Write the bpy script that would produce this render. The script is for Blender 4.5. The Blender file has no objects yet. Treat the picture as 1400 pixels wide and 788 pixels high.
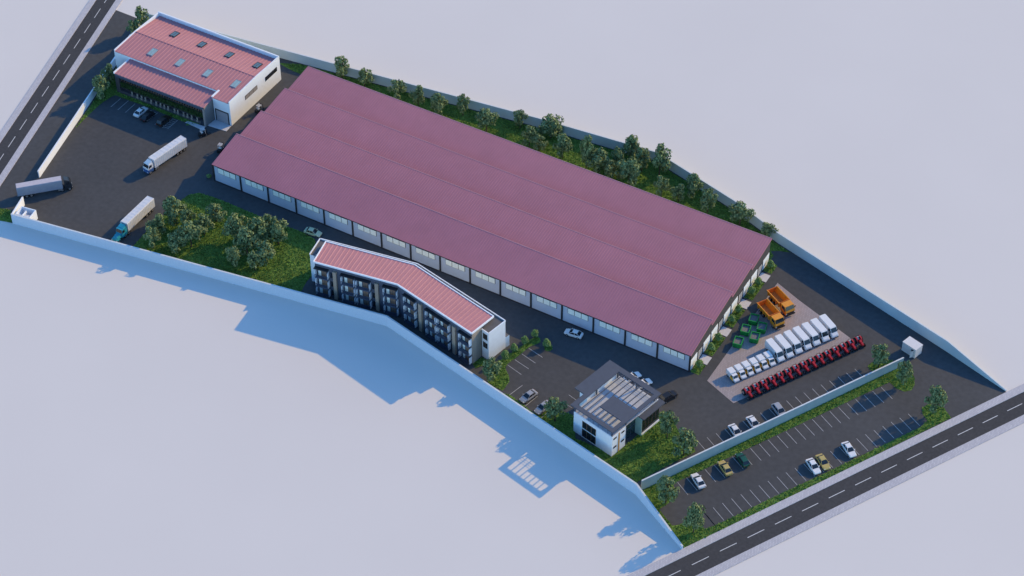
import bpy, math, random
from math import sin, cos, pi, radians as R
from mathutils import Vector, Matrix
from mathutils.geometry import tessellate_polygon
random.seed(7)
S = bpy.context.scene
COL = S.collection

# ------------------------------------------------------------------ survey: photo pixel -> ground position (metres)
FPX = 2854.4617
PITCH, YAW = 0.7619341838660774, -0.5257841417141201
CAM = Vector((254.3089828, -295.0627915, 329.4884290))
FW = Vector((cos(PITCH)*sin(YAW), cos(PITCH)*cos(YAW), -sin(PITCH)))
RT = FW.cross(Vector((0, 0, 1))).normalized()
UP = RT.cross(FW)
def P(x, y, z=0.0):
    d = FW*FPX + RT*(x-700) - UP*(y-394)
    q = CAM + d*((z-CAM.z)/d.z)
    return (q.x, q.y)
def row(X, Y, Z):
    d = Vector((X, Y, Z)) - CAM
    return 394 - FPX*d.dot(UP)/d.dot(FW)
def height(b, ytop):
    X, Y = P(*b); lo, hi = 0.2, 30
    for _ in range(40):
        m = (lo+hi)/2
        if row(X, Y, m) > ytop: lo = m
        else: hi = m
    return lo

# ------------------------------------------------------------------ materials
def mat(name, rgb, rough=0.8, var=0.12, scale=1.5, metal=0.0, spec=0.3, bump=0.0, bscale=None, var2=0.0, scale2=0.1, coord='Object'):
    m = bpy.data.materials.new(name); m.use_nodes = True
    nt = m.node_tree; b = nt.nodes['Principled BSDF']
    b.inputs['Roughness'].default_value = rough; b.inputs['Metallic'].default_value = metal
    b.inputs['Specular IOR Level'].default_value = spec
    c = tuple(rgb)+(1,)
    b.inputs['Base Color'].default_value = c
    m.diffuse_color = c
    if var or bump or var2:
        tc = nt.nodes.new('ShaderNodeTexCoord')
    if var or var2:
        last = None
        for v, s in ((var, scale), (var2, scale2)):
            if not v: continue
            n = nt.nodes.new('ShaderNodeTexNoise'); n.inputs['Scale'].default_value = s; n.inputs['Detail'].default_value = 4
            nt.links.new(tc.outputs[coord], n.inputs['Vector'])
            mr = nt.nodes.new('ShaderNodeMapRange'); mr.inputs['From Min'].default_value = .3; mr.inputs['From Max'].default_value = .7
            mr.inputs['To Min'].default_value = 1-v; mr.inputs['To Max'].default_value = 1+v
            nt.links.new(n.outputs['Fac'], mr.inputs['Value'])
            vm = nt.nodes.new('ShaderNodeVectorMath'); vm.operation = 'SCALE'
            if last: nt.links.new(last, vm.inputs[0])
            else: vm.inputs[0].default_value = rgb
            nt.links.new(mr.outputs['Result'], vm.inputs['Scale'])
            last = vm.outputs['Vector']
        nt.links.new(last, b.inputs['Base Color'])
    if bump:
        n = nt.nodes.new('ShaderNodeTexNoise'); n.inputs['Scale'].default_value = bscale or scale*3
        nt.links.new(tc.outputs[coord], n.inputs['Vector'])
        bp = nt.nodes.new('ShaderNodeBump'); bp.inputs['Strength'].default_value = bump; bp.inputs['Distance'].default_value = .1
        nt.links.new(n.outputs['Fac'], bp.inputs['Height']); nt.links.new(bp.outputs['Normal'], b.inputs['Normal'])
    return m
def brick_mat(name, c1, c2, mortar, sx=1.0, rough=.85):
    m = mat(name, c1, rough, 0, 1); nt = m.node_tree; b = nt.nodes['Principled BSDF']
    tc = nt.nodes.new('ShaderNodeTexCoord'); mp = nt.nodes.new('ShaderNodeMapping'); mp.inputs['Rotation'].default_value = (0, 0, R(61))
    br = nt.nodes.new('ShaderNodeTexBrick'); br.inputs['Scale'].default_value = sx
    br.inputs['Color1'].default_value = (*c1, 1); br.inputs['Color2'].default_value = (*c2, 1); br.inputs['Mortar'].default_value = (*mortar, 1)
    nt.links.new(tc.outputs['Object'], mp.inputs['Vector']); nt.links.new(mp.outputs['Vector'], br.inputs['Vector'])
    nt.links.new(br.outputs['Color'], b.inputs['Base Color'])
    return m
def leaf_mat(name, dark, light):
    m = mat(name, dark, .8, 0, 1, spec=.1); nt = m.node_tree; b = nt.nodes['Principled BSDF']
    g = nt.nodes.new('ShaderNodeNewGeometry'); mx = nt.nodes.new('ShaderNodeMix'); mx.data_type = 'RGBA'
    mx.inputs['A'].default_value = (*dark, 1); mx.inputs['B'].default_value = (*light, 1)
    nt.links.new(g.outputs['Random Per Island'], mx.inputs['Factor']); nt.links.new(mx.outputs['Result'], b.inputs['Base Color'])
    return m

M = dict(
 ground=mat('pale_ground', (.68, .645, .62), .95, .012, .03, spec=.1),
 asphalt=mat('asphalt', (.071, .074, .080), .9, .10, .9, spec=.2, var2=.10, scale2=.05, bump=.15, bscale=8),
 road=mat('road_asphalt', (.057, .058, .064), .9, .14, 1.6, spec=.2, var2=.07, scale2=.08),
 paint=mat('road_paint', (.62, .62, .63), .7, .10, 2.0),
 paint2=mat('bay_paint', (.36, .36, .37), .7, .15, 2.0),
 sidewalk=brick_mat('sidewalk_blocks', (.54, .53, .56), (.46, .45, .49), (.35, .34, .37), .8),
 court=brick_mat('court_blocks', (.37, .32, .325), (.32, .28, .285), (.25, .22, .225), .7),
 concrete=mat('concrete', (.56, .56, .60), .85, .05, 1.0),
 lawn=mat('lawn_soil', (.100, .170, .038), .95, .35, 1.1, spec=.1, var2=.25, scale2=.25, bump=.5, bscale=3),
 grass=leaf_mat('grass_blades', (.110, .225, .042), (.200, .335, .075)),
 leaf=leaf_mat('leaves', (.076, .132, .062), (.265, .325, .145)),
 hedgeleaf=leaf_mat('hedge_leaves', (.018, .045, .018), (.06, .105, .035)),
 leaf2=leaf_mat('shrub_leaves', (.10, .19, .055), (.27, .39, .14)),
 bark=mat('bark', (.09, .07, .05), .9, .2, 4),
 white=mat('white_plaster', (.76, .81, .88), .85, .025, 1.2, spec=.15, bump=.1, bscale=4),
 wallblue=mat('pale_cladding', (.46, .54, .66), .7, .03, .8, spec=.2),
 bwall=mat('boundary_plaster', (.56, .63, .72), .9, .06, 3.5, spec=.1),
 coping=mat('coping_stone', (.60, .64, .68), .85, .06, 2.0, spec=.1),
 lotwall=mat('lot_wall_plaster', (.31, .40, .42), .85, .06, .5, spec=.15),
 nwall=mat('rear_wall_plaster', (.46, .57, .62), .85, .10, .12, spec=.15),
 dark=mat('charcoal_steel', (.030, .030, .036), .6, .1, 2),
 gable=mat('charcoal_cladding', (.062, .062, .070), .7, .1, 1.5),
 roofp=mat('plum_roof_sheet', (.40, .155, .20), .6, .04, .25, spec=.4, var2=.03, scale2=.05),
 roofr=mat('rose_roof_sheet', (.45, .195, .215), .6, .04, .3, spec=.35),
 ridge=mat('ridge_cap', (.50, .26, .30), .5, .05, 1),  # paler than the roof sheet: the sunlit ridge line put into the colour
 slate=mat('slate_render', (.082, .098, .140), .8, .12, 1.5),
 flatroof=mat('flat_roof_felt', (.115, .115, .125), .85, .10, 1.0),
 officeroof=mat('office_roof_felt', (.078, .092, .125), .8, .06, .8),
 rail=mat('balcony_steel', (.060, .082, .135), .5, .1, 2),
 pilaster=mat('beige_render', (.36, .29, .23), .8, .08, 2),
 stone=brick_mat('stone_cladding', (.38, .33, .28), (.30, .26, .22), (.2, .18, .16), 1.6),
 greige=mat('greige_panel', (.27, .25, .24), .75, .05, 1.5),
 charc=mat('lean_to_panel', (.075, .072, .082), .7, .12, 1.2),
 glass=mat('dark_glass', (.015, .02, .028), .08, 0, 1, spec=.6),
 paleglass=mat('milky_glass', (.86, .92, .86), .5, .06, 3, spec=.5),
 skyl=mat('skylight_glass_sky_sheen', (.30, .44, .46), .15, .1, 2, spec=.6),  # pale cyan sky reflection put into the glass colour
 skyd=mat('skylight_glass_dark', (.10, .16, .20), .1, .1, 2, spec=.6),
 brown=mat('brown_joinery', (.13, .075, .05), .6, .2, 3),
 curtain=mat('brown_curtain', (.22, .15, .11), .8, .2, 5),
 beige=mat('beige_panel', (.30, .25, .21), .7, .2, 3),
 orangebar=mat('ochre_panel', (.50, .27, .09), .6, .05, 2),
 teal=mat('teal_panel', (.28, .46, .45), .5, .05, 1),
 tealglass=mat('teal_glass', (.03, .055, .06), .1, .1, 1, spec=.6),
 deck=mat('terrace_tiles', (.47, .50, .57), .8, .06, 1.0),
 door=mat('grey_door', (.40, .40, .41), .6, .05, 2),
 shutter=mat('roller_shutter', (.36, .35, .38), .55, .08, 2),
 tyre=mat('tyre_rubber', (.012, .012, .013), .85, .1, 4),
 rim=mat('wheel_rim', (.35, .35, .36), .35, .1, 4, metal=.6),
 lamp=mat('lamp_glass', (.75, .75, .72), .15, 0, 1, spec=.6),
 tail=mat('tail_lamp', (.35, .02, .02), .25, 0, 1),
 car_white=mat('white_paint', (.74, .74, .75), .25, .02, 1, spec=.5),
 car_silver=mat('silver_paint', (.34, .35, .38), .3, .03, 1, spec=.5),
 car_yellow=mat('mustard_paint', (.48, .37, .12), .3, .03, 1, spec=.5),
 car_lime=mat('pale_lime_paint', (.52, .58, .38), .3, .03, 1, spec=.5),
 car_green=mat('bottle_green_paint', (.015, .085, .05), .25, .05, 1, spec=.5),
 car_black=mat('black_paint', (.016, .015, .018), .3, .05, 1, spec=.4),
 car_brown=mat('dark_brown_paint', (.030, .022, .016), .3, .05, 1, spec=.4),
 truck_orange=mat('orange_paint', (.74, .28, .02), .4, .05, 1, spec=.4),
 bed_orange=mat('deep_orange_paint', (.66, .16, .02), .5, .08, 1.5, spec=.3),
 bed_floor=mat('mottled_bed_floor', (.46, .19, .04), .7, .2, 2),  # darker, mottled orange compared with the tipper sides
 red=mat('red_paint', (.42, .012, .018), .35, .08, 2, spec=.4),
 bin=mat('green_paint', (.016, .24, .05), .5, .12, 2, spec=.3),
 mesh=mat('bin_lining', (.16, .16, .165), .8, .25, 4),
 tarp=mat('grey_tarpaulin', (.64, .66, .70), .7, .06, 1.5),
 roof_tarp=mat('lilac_tarpaulin', (.50, .47, .52), .7, .06, 1.5),
 tarpd=mat('slate_tarpaulin', (.26, .29, .36), .7, .06, 1.5),
 cab_blue=mat('blue_cab_paint', (.05, .12, .30), .35, .05, 1, spec=.4),
 cab_teal=mat('turquoise_cab_paint', (.03, .30, .40), .35, .06, 1, spec=.4),
 cab_dark=mat('dark_cab_paint', (.022, .03, .04), .3, .06, 1, spec=.4),
 mini_orange=mat('amber_panel', (.85, .42, .05), .5, .06, 2),
 cabin=mat('cabin_panel', (.66, .65, .66), .7, .03, 1.5),
)

# ------------------------------------------------------------------ mesh builder
class MB:
    def __init__(s): s.v = []; s.f = []; s.m = []
    def add(s, vs, fs, m=0):
        k = len(s.v); s.v += [tuple(p) for p in vs]
        for f in fs: s.f.append(tuple(i+k for i in f)); s.m.append(m)
        return s
    def box(s, x0, x1, y0, y1, z0, z1, m=0):
        return s.add([(x0,y0,z0),(x1,y0,z0),(x1,y1,z0),(x0,y1,z0),(x0,y0,z1),(x1,y0,z1),(x1,y1,z1),(x0,y1,z1)],
                     [(0,3,2,1),(4,5,6,7),(0,1,5,4),(1,2,6,5),(2,3,7,6),(3,0,4,7)], m)
    def prism(s, poly, z0, z1, m=0, mtop=None):
        a = sum(poly[i][0]*poly[(i+1)%len(poly)][1]-poly[(i+1)%len(poly)][0]*poly[i][1] for i in range(len(poly)))
        if a < 0: poly = poly[::-1]
        n = len(poly); zt = z1 if hasattr(z1, '__len__') else [z1]*n
        if a < 0 and hasattr(z1, '__len__'): zt = list(z1)[::-1]
        vs = [(x, y, z0) for x, y in poly]+[(x, y, z) for (x, y), z in zip(poly, zt)]
        tri = tessellate_polygon([[Vector((x, y, 0)) for x, y in poly]])
        up = []
        for t in tri:
            (ax, ay), (bx, by), (cx, cy) = (poly[i] for i in t)
            up.append(t if (bx-ax)*(cy-ay)-(by-ay)*(cx-ax) > 0 else t[::-1])
        s.add(vs, [(i, (i+1) % n, (i+1) % n+n, i+n) for i in range(n)]+[t[::-1] for t in up], m)
        k = len(s.v)-2*n
        for t in up: s.f.append(tuple(i+k+n for i in t)); s.m.append(m if mtop is None else mtop)
        return s
    def sheet(s, poly, z, m=0):
        tri = tessellate_polygon([[Vector((x, y, 0)) for x, y in poly]])
        up = []
        for t in tri:
            (ax, ay), (bx, by), (cx, cy) = (poly[i] for i in t)
            up.append(t if (bx-ax)*(cy-ay)-(by-ay)*(cx-ax) > 0 else t[::-1])
        return s.add([(x, y, z) for x, y in poly], up, m)
    def loft(s, rings, m=0, caps=True):
        n = len(rings[0]); vs = [p for r in rings for p in r]; fs = []
        for i in range(len(rings)-1):
            for j in range(n):
                a = i*n+j; b = i*n+(j+1) % n
                fs.append((a, b, b+n, a+n))
        if caps: fs += [tuple(range(n))[::-1], tuple(range((len(rings)-1)*n, len(rings)*n))]
        return s.add(vs, fs, m)
    def cyl(s, p0, p1, r0, r1=None, n=10, m=0):
        r1 = r0 if r1 is None else r1
        p0 = Vector(p0); p1 = Vector(p1); d = (p1-p0).normalized()
        a = d.orthogonal().normalized(); b = d.cross(a)
        ring = lambda c, r: [c+a*(r*cos(2*pi*i/n))+b*(r*sin(2*pi*i/n)) for i in range(n)]
        return s.loft([ring(p0, r0), ring(p1, r1)], m)
    def bar(s, a, b, w, z0, z1, m=0):
        a = Vector((a[0], a[1])); b = Vector((b[0], b[1])); d = (b-a).normalized(); n = Vector((-d.y, d.x))*(w/2)
        return s.prism([tuple(a-n), tuple(b-n), tuple(b+n), tuple(a+n)], z0, z1, m)
    def xf(s, fn):
        s.v = [tuple(fn(*p)) for p in s.v]; return s

def mesh_of(name, mb, mats):
    me = bpy.data.meshes.new(name); me.from_pydata(mb.v, [], mb.f)
    for m in mats: me.materials.append(M[m] if isinstance(m, str) else m)
    if len(mats) > 1: me.polygons.foreach_set('material_index', mb.m)
    me.update(); return me
def obj(name, mb, mats, parent=None, world=False):
    """one mesh object; world=True means the builder's coordinates are world ones and parent is an unscaled Empty"""
    if isinstance(mats, str): mats = [mats]
    if world and parent:
        root = parent
        while root.parent: root = root.parent
        inv = (Matrix.Translation(root.location) @ root.rotation_euler.to_matrix().to_4x4()).inverted()
        mb.v = [tuple(inv @ Vector(p)) for p in mb.v]
    o = bpy.data.objects.new(name, mesh_of(name, mb, mats)); COL.objects.link(o)
    if parent: o.parent = parent
    return o
def tag(o, label, cat, group=None, kind=None):
    o['label'] = label; o['category'] = cat
    if group: o['group'] = group
    if kind: o['kind'] = kind
    return o
def thing(name, label, cat, loc=(0, 0, 0), rot=0.0, group=None):
    o = bpy.data.objects.new(name, None); COL.objects.link(o); o.empty_display_size = .5
    o.location = loc; o.rotation_euler = (0, 0, rot)
    return tag(o, label, cat, group)
def dup(root, loc, rot=None, label=None, scale=None):
    c = root.copy(); COL.objects.link(c); c.location = loc
    if rot is not None: c.rotation_euler = (0, 0, rot)
    if scale is not None: c.scale = scale
    if label: c['label'] = label
    for ch in list(root.children):
        d = ch.copy(); COL.objects.link(d); d.parent = c
        for g in list(ch.children):
            e = g.copy(); COL.objects.link(e); e.parent = d
    return c
def struct(name, mb, mats, label, cat, kind='structure'):
    return tag(obj(name, mb, mats), label, cat, None, kind)

# ------------------------------------------------------------------ camera, light
cd = bpy.data.cameras.new('camera'); co = bpy.data.objects.new('camera', cd); COL.objects.link(co)
cd.sensor_width = 36; cd.lens = FPX/1400*36; cd.clip_start = 1; cd.clip_end = 6000
co.matrix_world = Matrix.Translation(CAM) @ Matrix((RT, UP, -FW)).transposed().to_4x4()
S.camera = co
AZ, EL = R(64), R(25.5)
sun = bpy.data.lights.new('sun', 'SUN'); so = bpy.data.objects.new('sun', sun); COL.objects.link(so)
sun.energy = 2.12; sun.angle = R(.5); sun.color = (1, .67, .22)
so.location = (0, 0, 200)
so.rotation_euler = Vector((-cos(EL)*cos(AZ), -cos(EL)*sin(AZ), -sin(EL))).to_track_quat('-Z', 'Y').to_euler()
w = bpy.data.worlds.new('World'); S.world = w; w.use_nodes = True
nt = w.node_tree; bg = nt.nodes['Background']
sk = nt.nodes.new('ShaderNodeTexSky'); sk.sky_type = 'NISHITA'; sk.sun_disc = False
sk.sun_elevation = EL; sk.sun_rotation = pi/2-AZ; sk.ozone_density = 3.0; sk.air_density = 1.0; sk.dust_density = .3
hs = nt.nodes.new('ShaderNodeHueSaturation'); hs.inputs['Saturation'].default_value = 1.2
nt.links.new(sk.outputs['Color'], hs.inputs['Color']); nt.links.new(hs.outputs['Color'], bg.inputs['Color'])
bg.inputs['Strength'].default_value = .15
S.view_settings.view_transform = 'Standard'; S.view_settings.look = 'None'; S.view_settings.gamma = 1
S.view_settings.exposure = 0.95
S.render.engine = 'CYCLES'
S.cycles.max_bounces = 6

# ------------------------------------------------------------------ ground, yard, roads
struct('ground', MB().sheet([(-2500, -2500), (2500, -2500), (2500, 2500), (-2500, 2500)], 0), 'ground', 'pale blank ground all around the industrial site', 'ground')
SWW = [(-32.1, -36.5), (62.98, -21.2), (134.2, -37.15), (149.1, -45.4)]              # outer foot of the south-west wall
NEW = [(-53.6, 43.2), (0.3, 49.8), (57.9, 57.0), (89.3, 59.9), (113.2, 53.2), (127, 48.0), (174.3, 34.3), (190.1, 29.3)]
rE = Vector((147.55, -51.95)); dE = Vector((cos(R(61)), sin(R(61)))); nE = Vector((-dE.y, dE.x))
rW = Vector((-71.05, 44.4)); dW = Vector((cos(R(-74.06)), sin(R(-74.06)))); nW = Vector((-dW.y, dW.x))
def along(r, d, n, t, o): q = r+d*t+n*o; return (q.x, q.y)
yard = [(-32.1, -36.5)]+SWW[1:]+[along(rE, dE, nE, 92, 1.0), (190.1, 29.3)]+NEW[::-1]
yard += [along(rW, dW, nW, 3.0, 6.6), along(rW, dW, nW, 84, 6.6)]
struct('asphalt_yard', MB().sheet(yard, .03), 'asphalt', 'dark asphalt yard filling the walled industrial site', 'yard')
def road(name, r, d, n, lo, hi, w0, w1, s0, s1, dash0, period, dlen, doff, lab):
    struct(name, MB().prism([along(r,d,n,lo,w0), along(r,d,n,hi,w0), along(r,d,n,hi,w1), along(r,d,n,lo,w1)], -.02, .045), 'road', lab, 'road')
    m = MB()
    k = math.floor((lo-dash0)/period)
    while dash0+k*period < hi:
        t = dash0+k*period; m.bar(along(r,d,n,t,doff), along(r,d,n,t+dlen,doff), .15, .05, .062); k += 1
    struct('lane_dashes', m, 'paint', 'white dashed centre line painted on the '+lab.split(' with')[0], 'road marking')
    for a, b, l2 in s0, s1:
        struct('pavement', MB().prism([along(r,d,n,lo,a), along(r,d,n,hi,a), along(r,d,n,hi,b), along(r,d,n,lo,b)], -.02, .16), 'sidewalk', l2, 'pavement')
rr = lambda q, r, d: (Vector(q)-r).dot(d)
road('road', rE, dE, nE, -160, 260, -5.23, 0, (0.0, 1.85, 'grey block pavement between the south-east road and the car park'), (-7.0, -5.23, 'grey block pavement on the outer side of the south-east road'),
     rr((182.51, 6.0), rE, dE), 6.85, 4.15, -2.5, 'two lane road passing the car park with pavements both sides')
road('road', rW, dW, nW, -160, 200, 0, 5.1, (-1.7, 0.0, 'grey block pavement on the outer side of the north-west road'), (5.1, 6.8, 'grey block pavement between the north-west road and the yard gate'),
     rr((-67.61, 41.72), rW, dW), 6.87, 4.23, 2.57, 'two lane road passing the yard gate with pavements both sides')
struct('paved_court', MB().sheet([(132.6, -.4), (140.5, -3.6), (157.6, 27.3), (154.5, 27.4), (139.5, 32.8), (132.8, 35.6)], .05), 'court', 'pinkish block paved court holding the parked fleet', 'paving')

# bay markings
m = MB()
def pl(a, b, w=.13): m.bar(P(*a), P(*b), w, .05, .062)
z4 = lambda x, y: (860+x/3.177, 530+y/3.177)
NS = Vector((cos(R(-29.8)), sin(R(-29.8))))
def bays(first, last, count, length, back=0.0):
    a = Vector(P(*first)); b = Vector(P(*last))
    for i in range(count):
        q = a.lerp(b, i/(count-1)); m.bar(tuple(q-NS*back), tuple(q+NS*length), .13, .05, .062)
nb = lambda a, b: int(round((Vector(P(*b))-Vector(P(*a))).length/2.35))+1
A_, B_ = z4(210, 412), z4(1095, 0); bays(A_, B_, nb(A_, B_), 4.0)
A_, B_ = z4(365, 522), z4(1212, 115); bays(A_, B_, nb(A_, B_), 4.0)
bays(z4(325, 542), z4(325.1, 542.1), 2, 4.0)
A_, B_ = z4(300, 236), (1168.7, 505); bays(A_, B_, nb(A_, B_), 3.6)
struct('parking_lines', m, 'paint2', 'white bay lines across the large south-east car park', 'parking marking')
m = MB()
t8 = lambda x, y: (150+x/8.75, 130+y/8.75)
for a, b in (((15, 145), (130, 45)), ((98, 180), (225, 70)), ((188, 212), (305, 108)), ((275, 255), (395, 148)), ((360, 285), (490, 195)), ((450, 315), (575, 215)), ((540, 355), (660, 250)),
             ((630, 395), (760, 285)), ((695, 405), (815, 305))): pl(t8(*a), t8(*b))
for k in range(6):
    f = .06+k*.18; pl(t8(630+130*f, 395-110*f), t8(695+120*f, 405-100*f), .1)
struct('parking_lines', m, 'paint2', 'bay lines and hatched box in front of the showroom hall', 'parking marking')
m = MB()
u8 = lambda x, y: (660+x/8.758, 450+y/8.758)
for a, b in (((550, 232), (715, 342)), ((467, 300), (630, 410)), ((385, 370), (550, 480)), ((297, 432), (462, 548))): pl(u8(*a), u8(*b))
v8 = lambda x, y: (640+x/8.75, 490+y/8.75)
for a, b in (((490, 445), (650, 325)), ((680, 578), (830, 455)), ((880, 712), (1010, 600)), ((1205, 440), (1300, 508)), ((1140, 530), (1240, 595))): pl(v8(*a), v8(*b))
struct('parking_lines', m, 'paint2', 'bay lines between the flats and the office', 'parking marking')

# lawns
wl = lambda i, t, o=.35: (lambda a, b: tuple(a.lerp(b, t)+Vector((-(b-a).y, (b-a).x)).normalized()*o))(Vector(SWW[i]), Vector(SWW[i+1]))
def nw(i, t, o=.35): a, b = Vector(NEW[i]), Vector(NEW[i+1]); q = a.lerp(b, t)+Vector(((b-a).y, -(b-a).x)).normalized()*o; return tuple(q)
lawns = []
def lawn(label, poly): lawns.append((label, poly))
lawn('tree planted lawn in the middle of the yard beside the flats', [P(*q) for q in ((181, 338), (205, 312), (228, 291), (257, 267), (272, 264), (292, 270), (314, 278.6), (357, 297), (380, 305.7), (415, 318), (431, 328))]+[(39.0, -13.5), (39.2, -18), (40.5, -24.2), wl(0, .70), wl(0, .245)])
lawn('planted grass strip between the long warehouse and its rear wall', [nw(0, .85), nw(1, .0), nw(1, 1), nw(2, 1), nw(3, 1), nw(4, 1), nw(5, .09), P(1066, 343.5), P(1053.7, 344), (128.2, 43.5), (128, 41.4), (0, 41.4), (0.2, 45.0), P(400, 97.5), P(380, 86.5)])
lawn('grass bank beside the showroom hall and its trees', [P(*q) for q in ((103, 176), (120, 159), (137, 143), (153, 132.5), (158, 130.5), (172, 136), (200, 146), (243, 164), (256, 168.5), (254, 172))]+[(-16, 15.7), (-41.6, 15.7), (-46.6, 22), (-46.7, 41.5), (-52.9, 42.6), (-43.9, 7)])
lawn('grass strip with shrubs beside the flats', [P(*q) for q in ((665.7, 504.8), (675, 499), (688.5, 490), (708, 477.5), (724, 465), (733, 460.6), (738.8, 462.8), (738.8, 468.8), (733, 471), (724, 474.5), (713.7, 483), (694, 498), (690.8, 503.7), (696.5, 517), (696, 523), (687.4, 534.5))]+[P(668, 526)])
lawn('small round of grass under a single shrub', [P(*q) for q in ((744, 478), (747, 480.5), (752, 480.5), (755, 478), (754.8, 474), (749, 472), (745, 474))])
lawn('grass corner in front of the flats gable', [P(*q) for q in ((645.7, 498), (658.7, 489), (668, 493.4), (659, 501), (650, 504))])
lawn('grass around the office building', [P(*q) for q in ((700, 542), (715, 554), (734, 568), (742.6, 565), (752, 560), (768, 562.6), (784, 568))]+[P(787, 600)]+[P(*q) for q in ((840, 622), (872, 595), (895, 568), (907, 562), (918, 570), (929, 593), (946, 607), (951, 618), (905, 641), (872, 659))]+[wl(1, .985), wl(1, .36)])
lawn('grass band along the south-east side of the lot wall', [P(*q) for q in ((875, 668), (1000, 610.5), (1100, 563), (1180, 525), (1216, 507.5), (1232, 500), (1244, 505), (1250, 516), (1250.5, 526.5), (1246, 534), (1237, 536), (1226, 532), (1216, 523), (1021.6, 614), (976, 635.6), (942, 651.5), (921, 661), (921, 678.6), (919, 685), (908.6, 692), (900.6, 697), (901.7, 697.5), (913, 712), (919, 719), (926, 718.5), (940, 713), (954, 714), (964.6, 724), (995, 711), (1049, 684), (1137, 643), (1258, 584.5), (1268, 576), (1261.6, 567), (1260, 558), (1270, 553), (1289, 556.5), (1300.5, 571.5))]+[along(rE, dE, nE, 7.5, 1.7), wl(2, .98), wl(2, .02)])
lawn('small grass bed at the end of the upper bays', [P(*q) for q in ((1188, 505), (1187, 500), (1192, 496), (1203, 492), (1220, 493), (1222, 497), (1206, 505), (1193, 508))])
lawn('grass patch outside the yard gate wall', [P(*q) for q in ((-20, 282), (14, 287), (16.7, 305.1), (-20, 298.6))])
bed = [(0.2, 3.6), (6.9, 13.5), (17.2, 23.7), (27.4, 34.0), (37.6, 41.0)]
for a, b in bed: lawn('narrow grass bed with round shrubs at the warehouse gable', [(128.25, a), (130.3, a), (130.3, b), (128.25, b)])
def inside(p, poly):
    x, y = p; c = False; n = len(poly)
    for i in range(n):
        x0, y0 = poly[i]; x1, y1 = poly[(i+1) % n]
        if (y0 > y) != (y1 > y) and x < (x1-x0)*(y-y0)/(y1-y0)+x0: c = not c
    return c
mg = MB(); gv = []; gf = []
rg = random.Random(3)
for lab, poly in lawns:
    xs = [q[0] for q in poly]; ys = [q[1] for q in poly]
    a = abs(sum(poly[i][0]*poly[(i+1) % len(poly)][1]-poly[(i+1) % len(poly)][0]*poly[i][1] for i in range(len(poly))))/2
    n = int(a*16); k = 0
    # sample inside the bounding box by rejection
    box = (max(xs)-min(xs))*(max(ys)-min(ys)); tries = int(box*16)
    for _ in range(tries):
        q = (rg.uniform(min(xs), max(xs)), rg.uniform(min(ys), max(ys)))
        if not inside(q, poly): continue
        h = rg.uniform(.10, .30)*(1.0 if rg.random() < .93 else 1.5); wd = rg.uniform(.10, .22); t = rg.uniform(0, pi); dx, dy = cos(t)*wd, sin(t)*wd
        lx, ly = rg.uniform(-.26, .26), rg.uniform(-.26, .26); i = len(gv)
        gv += [(q[0]-dx, q[1]-dy, .04), (q[0]+dx, q[1]+dy, .04), (q[0]+lx, q[1]+ly, .04+h)]; gf.append((i, i+1, i+2))
ml = MB()
for i, (lab, poly) in enumerate(lawns):
    if lab.startswith('narrow'): ml.sheet(poly, .055); continue
    struct('lawn', MB().sheet(poly, .055), 'lawn', lab, 'lawn')
struct('lawn', ml, 'lawn', 'narrow grass beds between the concrete pads at the warehouse gable', 'lawn')
mg.v = gv; mg.f = gf; mg.m = [0]*len(gf)
struct('grass', mg, 'grass', 'short green grass growing over all lawns of the site', 'grass', 'stuff')

# concrete pads
def pad(poly, lab, group=None):
    o = struct('concrete_path', MB().prism(poly, 0, .12), 'concrete', lab, 'concrete pad')
for i, (a, lab) in enumerate(((3.9, 'nearest the front corner'), (14.0, 'second from the front corner'), (24.2, 'third from the front corner'), (34.4, 'farthest from the front corner'))):
    pad([(128.2, a), (130.4, a-.05), (130.4, a+2.5), (128.2, a+2.5)], 'pale concrete pad at a warehouse gable door, '+lab)
pad([(-13.9, 16.2), (-8.5, 16.7), (-8.7, 19.1), (-13.7, 19.1)], 'pale concrete apron in front of the roller shutter')
pad([P(253, 168), P(257, 166), P(281, 174), P(277, 178.5)], 'pale concrete entrance slab at the showroom corner')

# ------------------------------------------------------------------ boundary walls
def wall_run(name, pts, th, h0, h1, mt, label, side=1, ends=None):
    """pts: foot line; wall body on the left side (side=1) of the travel direction"""
    t = thing(name, label, 'wall', (pts[0][0], pts[0][1], 0))
    V_ = [Vector(p) for p in pts]; off = []
    for i, p in enumerate(V_):
        ds = []
        if i: ds.append((V_[i]-V_[i-1]).normalized())
        if i < len(V_)-1: ds.append((V_[i+1]-V_[i]).normalized())
        n = sum((Vector((-d.y, d.x)) for d in ds), Vector((0, 0))).normalized()
        off.append(p+n*th*side)
    poly = [tuple(p) for p in V_]+[tuple(p) for p in off[::-1]]
    hs_ = list(ends) if ends else [h1]*len(pts)
    obj('wall_body', MB().prism(poly, h0, hs_+hs_[::-1]), mt, t, True)
    # coping slab
    cap = []
    for i in range(len(pts)-1):
        a, b = V_[i], V_[i+1]; d = (b-a).normalized(); n = Vector((-d.y, d.x))*side
        q = [a-n*.04, b-n*.04, b+n*(th+.04), a+n*(th+.04)]
        cap.append((q, hs_[i], hs_[i+1]))
    mc = MB()
    for q, z0, z1 in cap:
        zs = [z0, z1, z1, z0]; k = [tuple(x) for x in q]
        vs = [(x, y, z-.001) for (x, y), z in zip(k, zs)]+[(x, y, z+.09) for (x, y), z in zip(k, zs)]
        fs = [(0,1,2,3), (7,6,5,4), (0,4,5,1), (1,5,6,2), (2,6,7,3), (3,7,4,0)]
        if side > 0: fs = [f[::-1] for f in fs]
        mc.add(vs, fs)
    obj('coping', mc, {'bwall': 'coping', 'nwall': 'coping', 'lotwall': 'coping'}.get(mt, mt), t, True)
    return t
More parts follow.
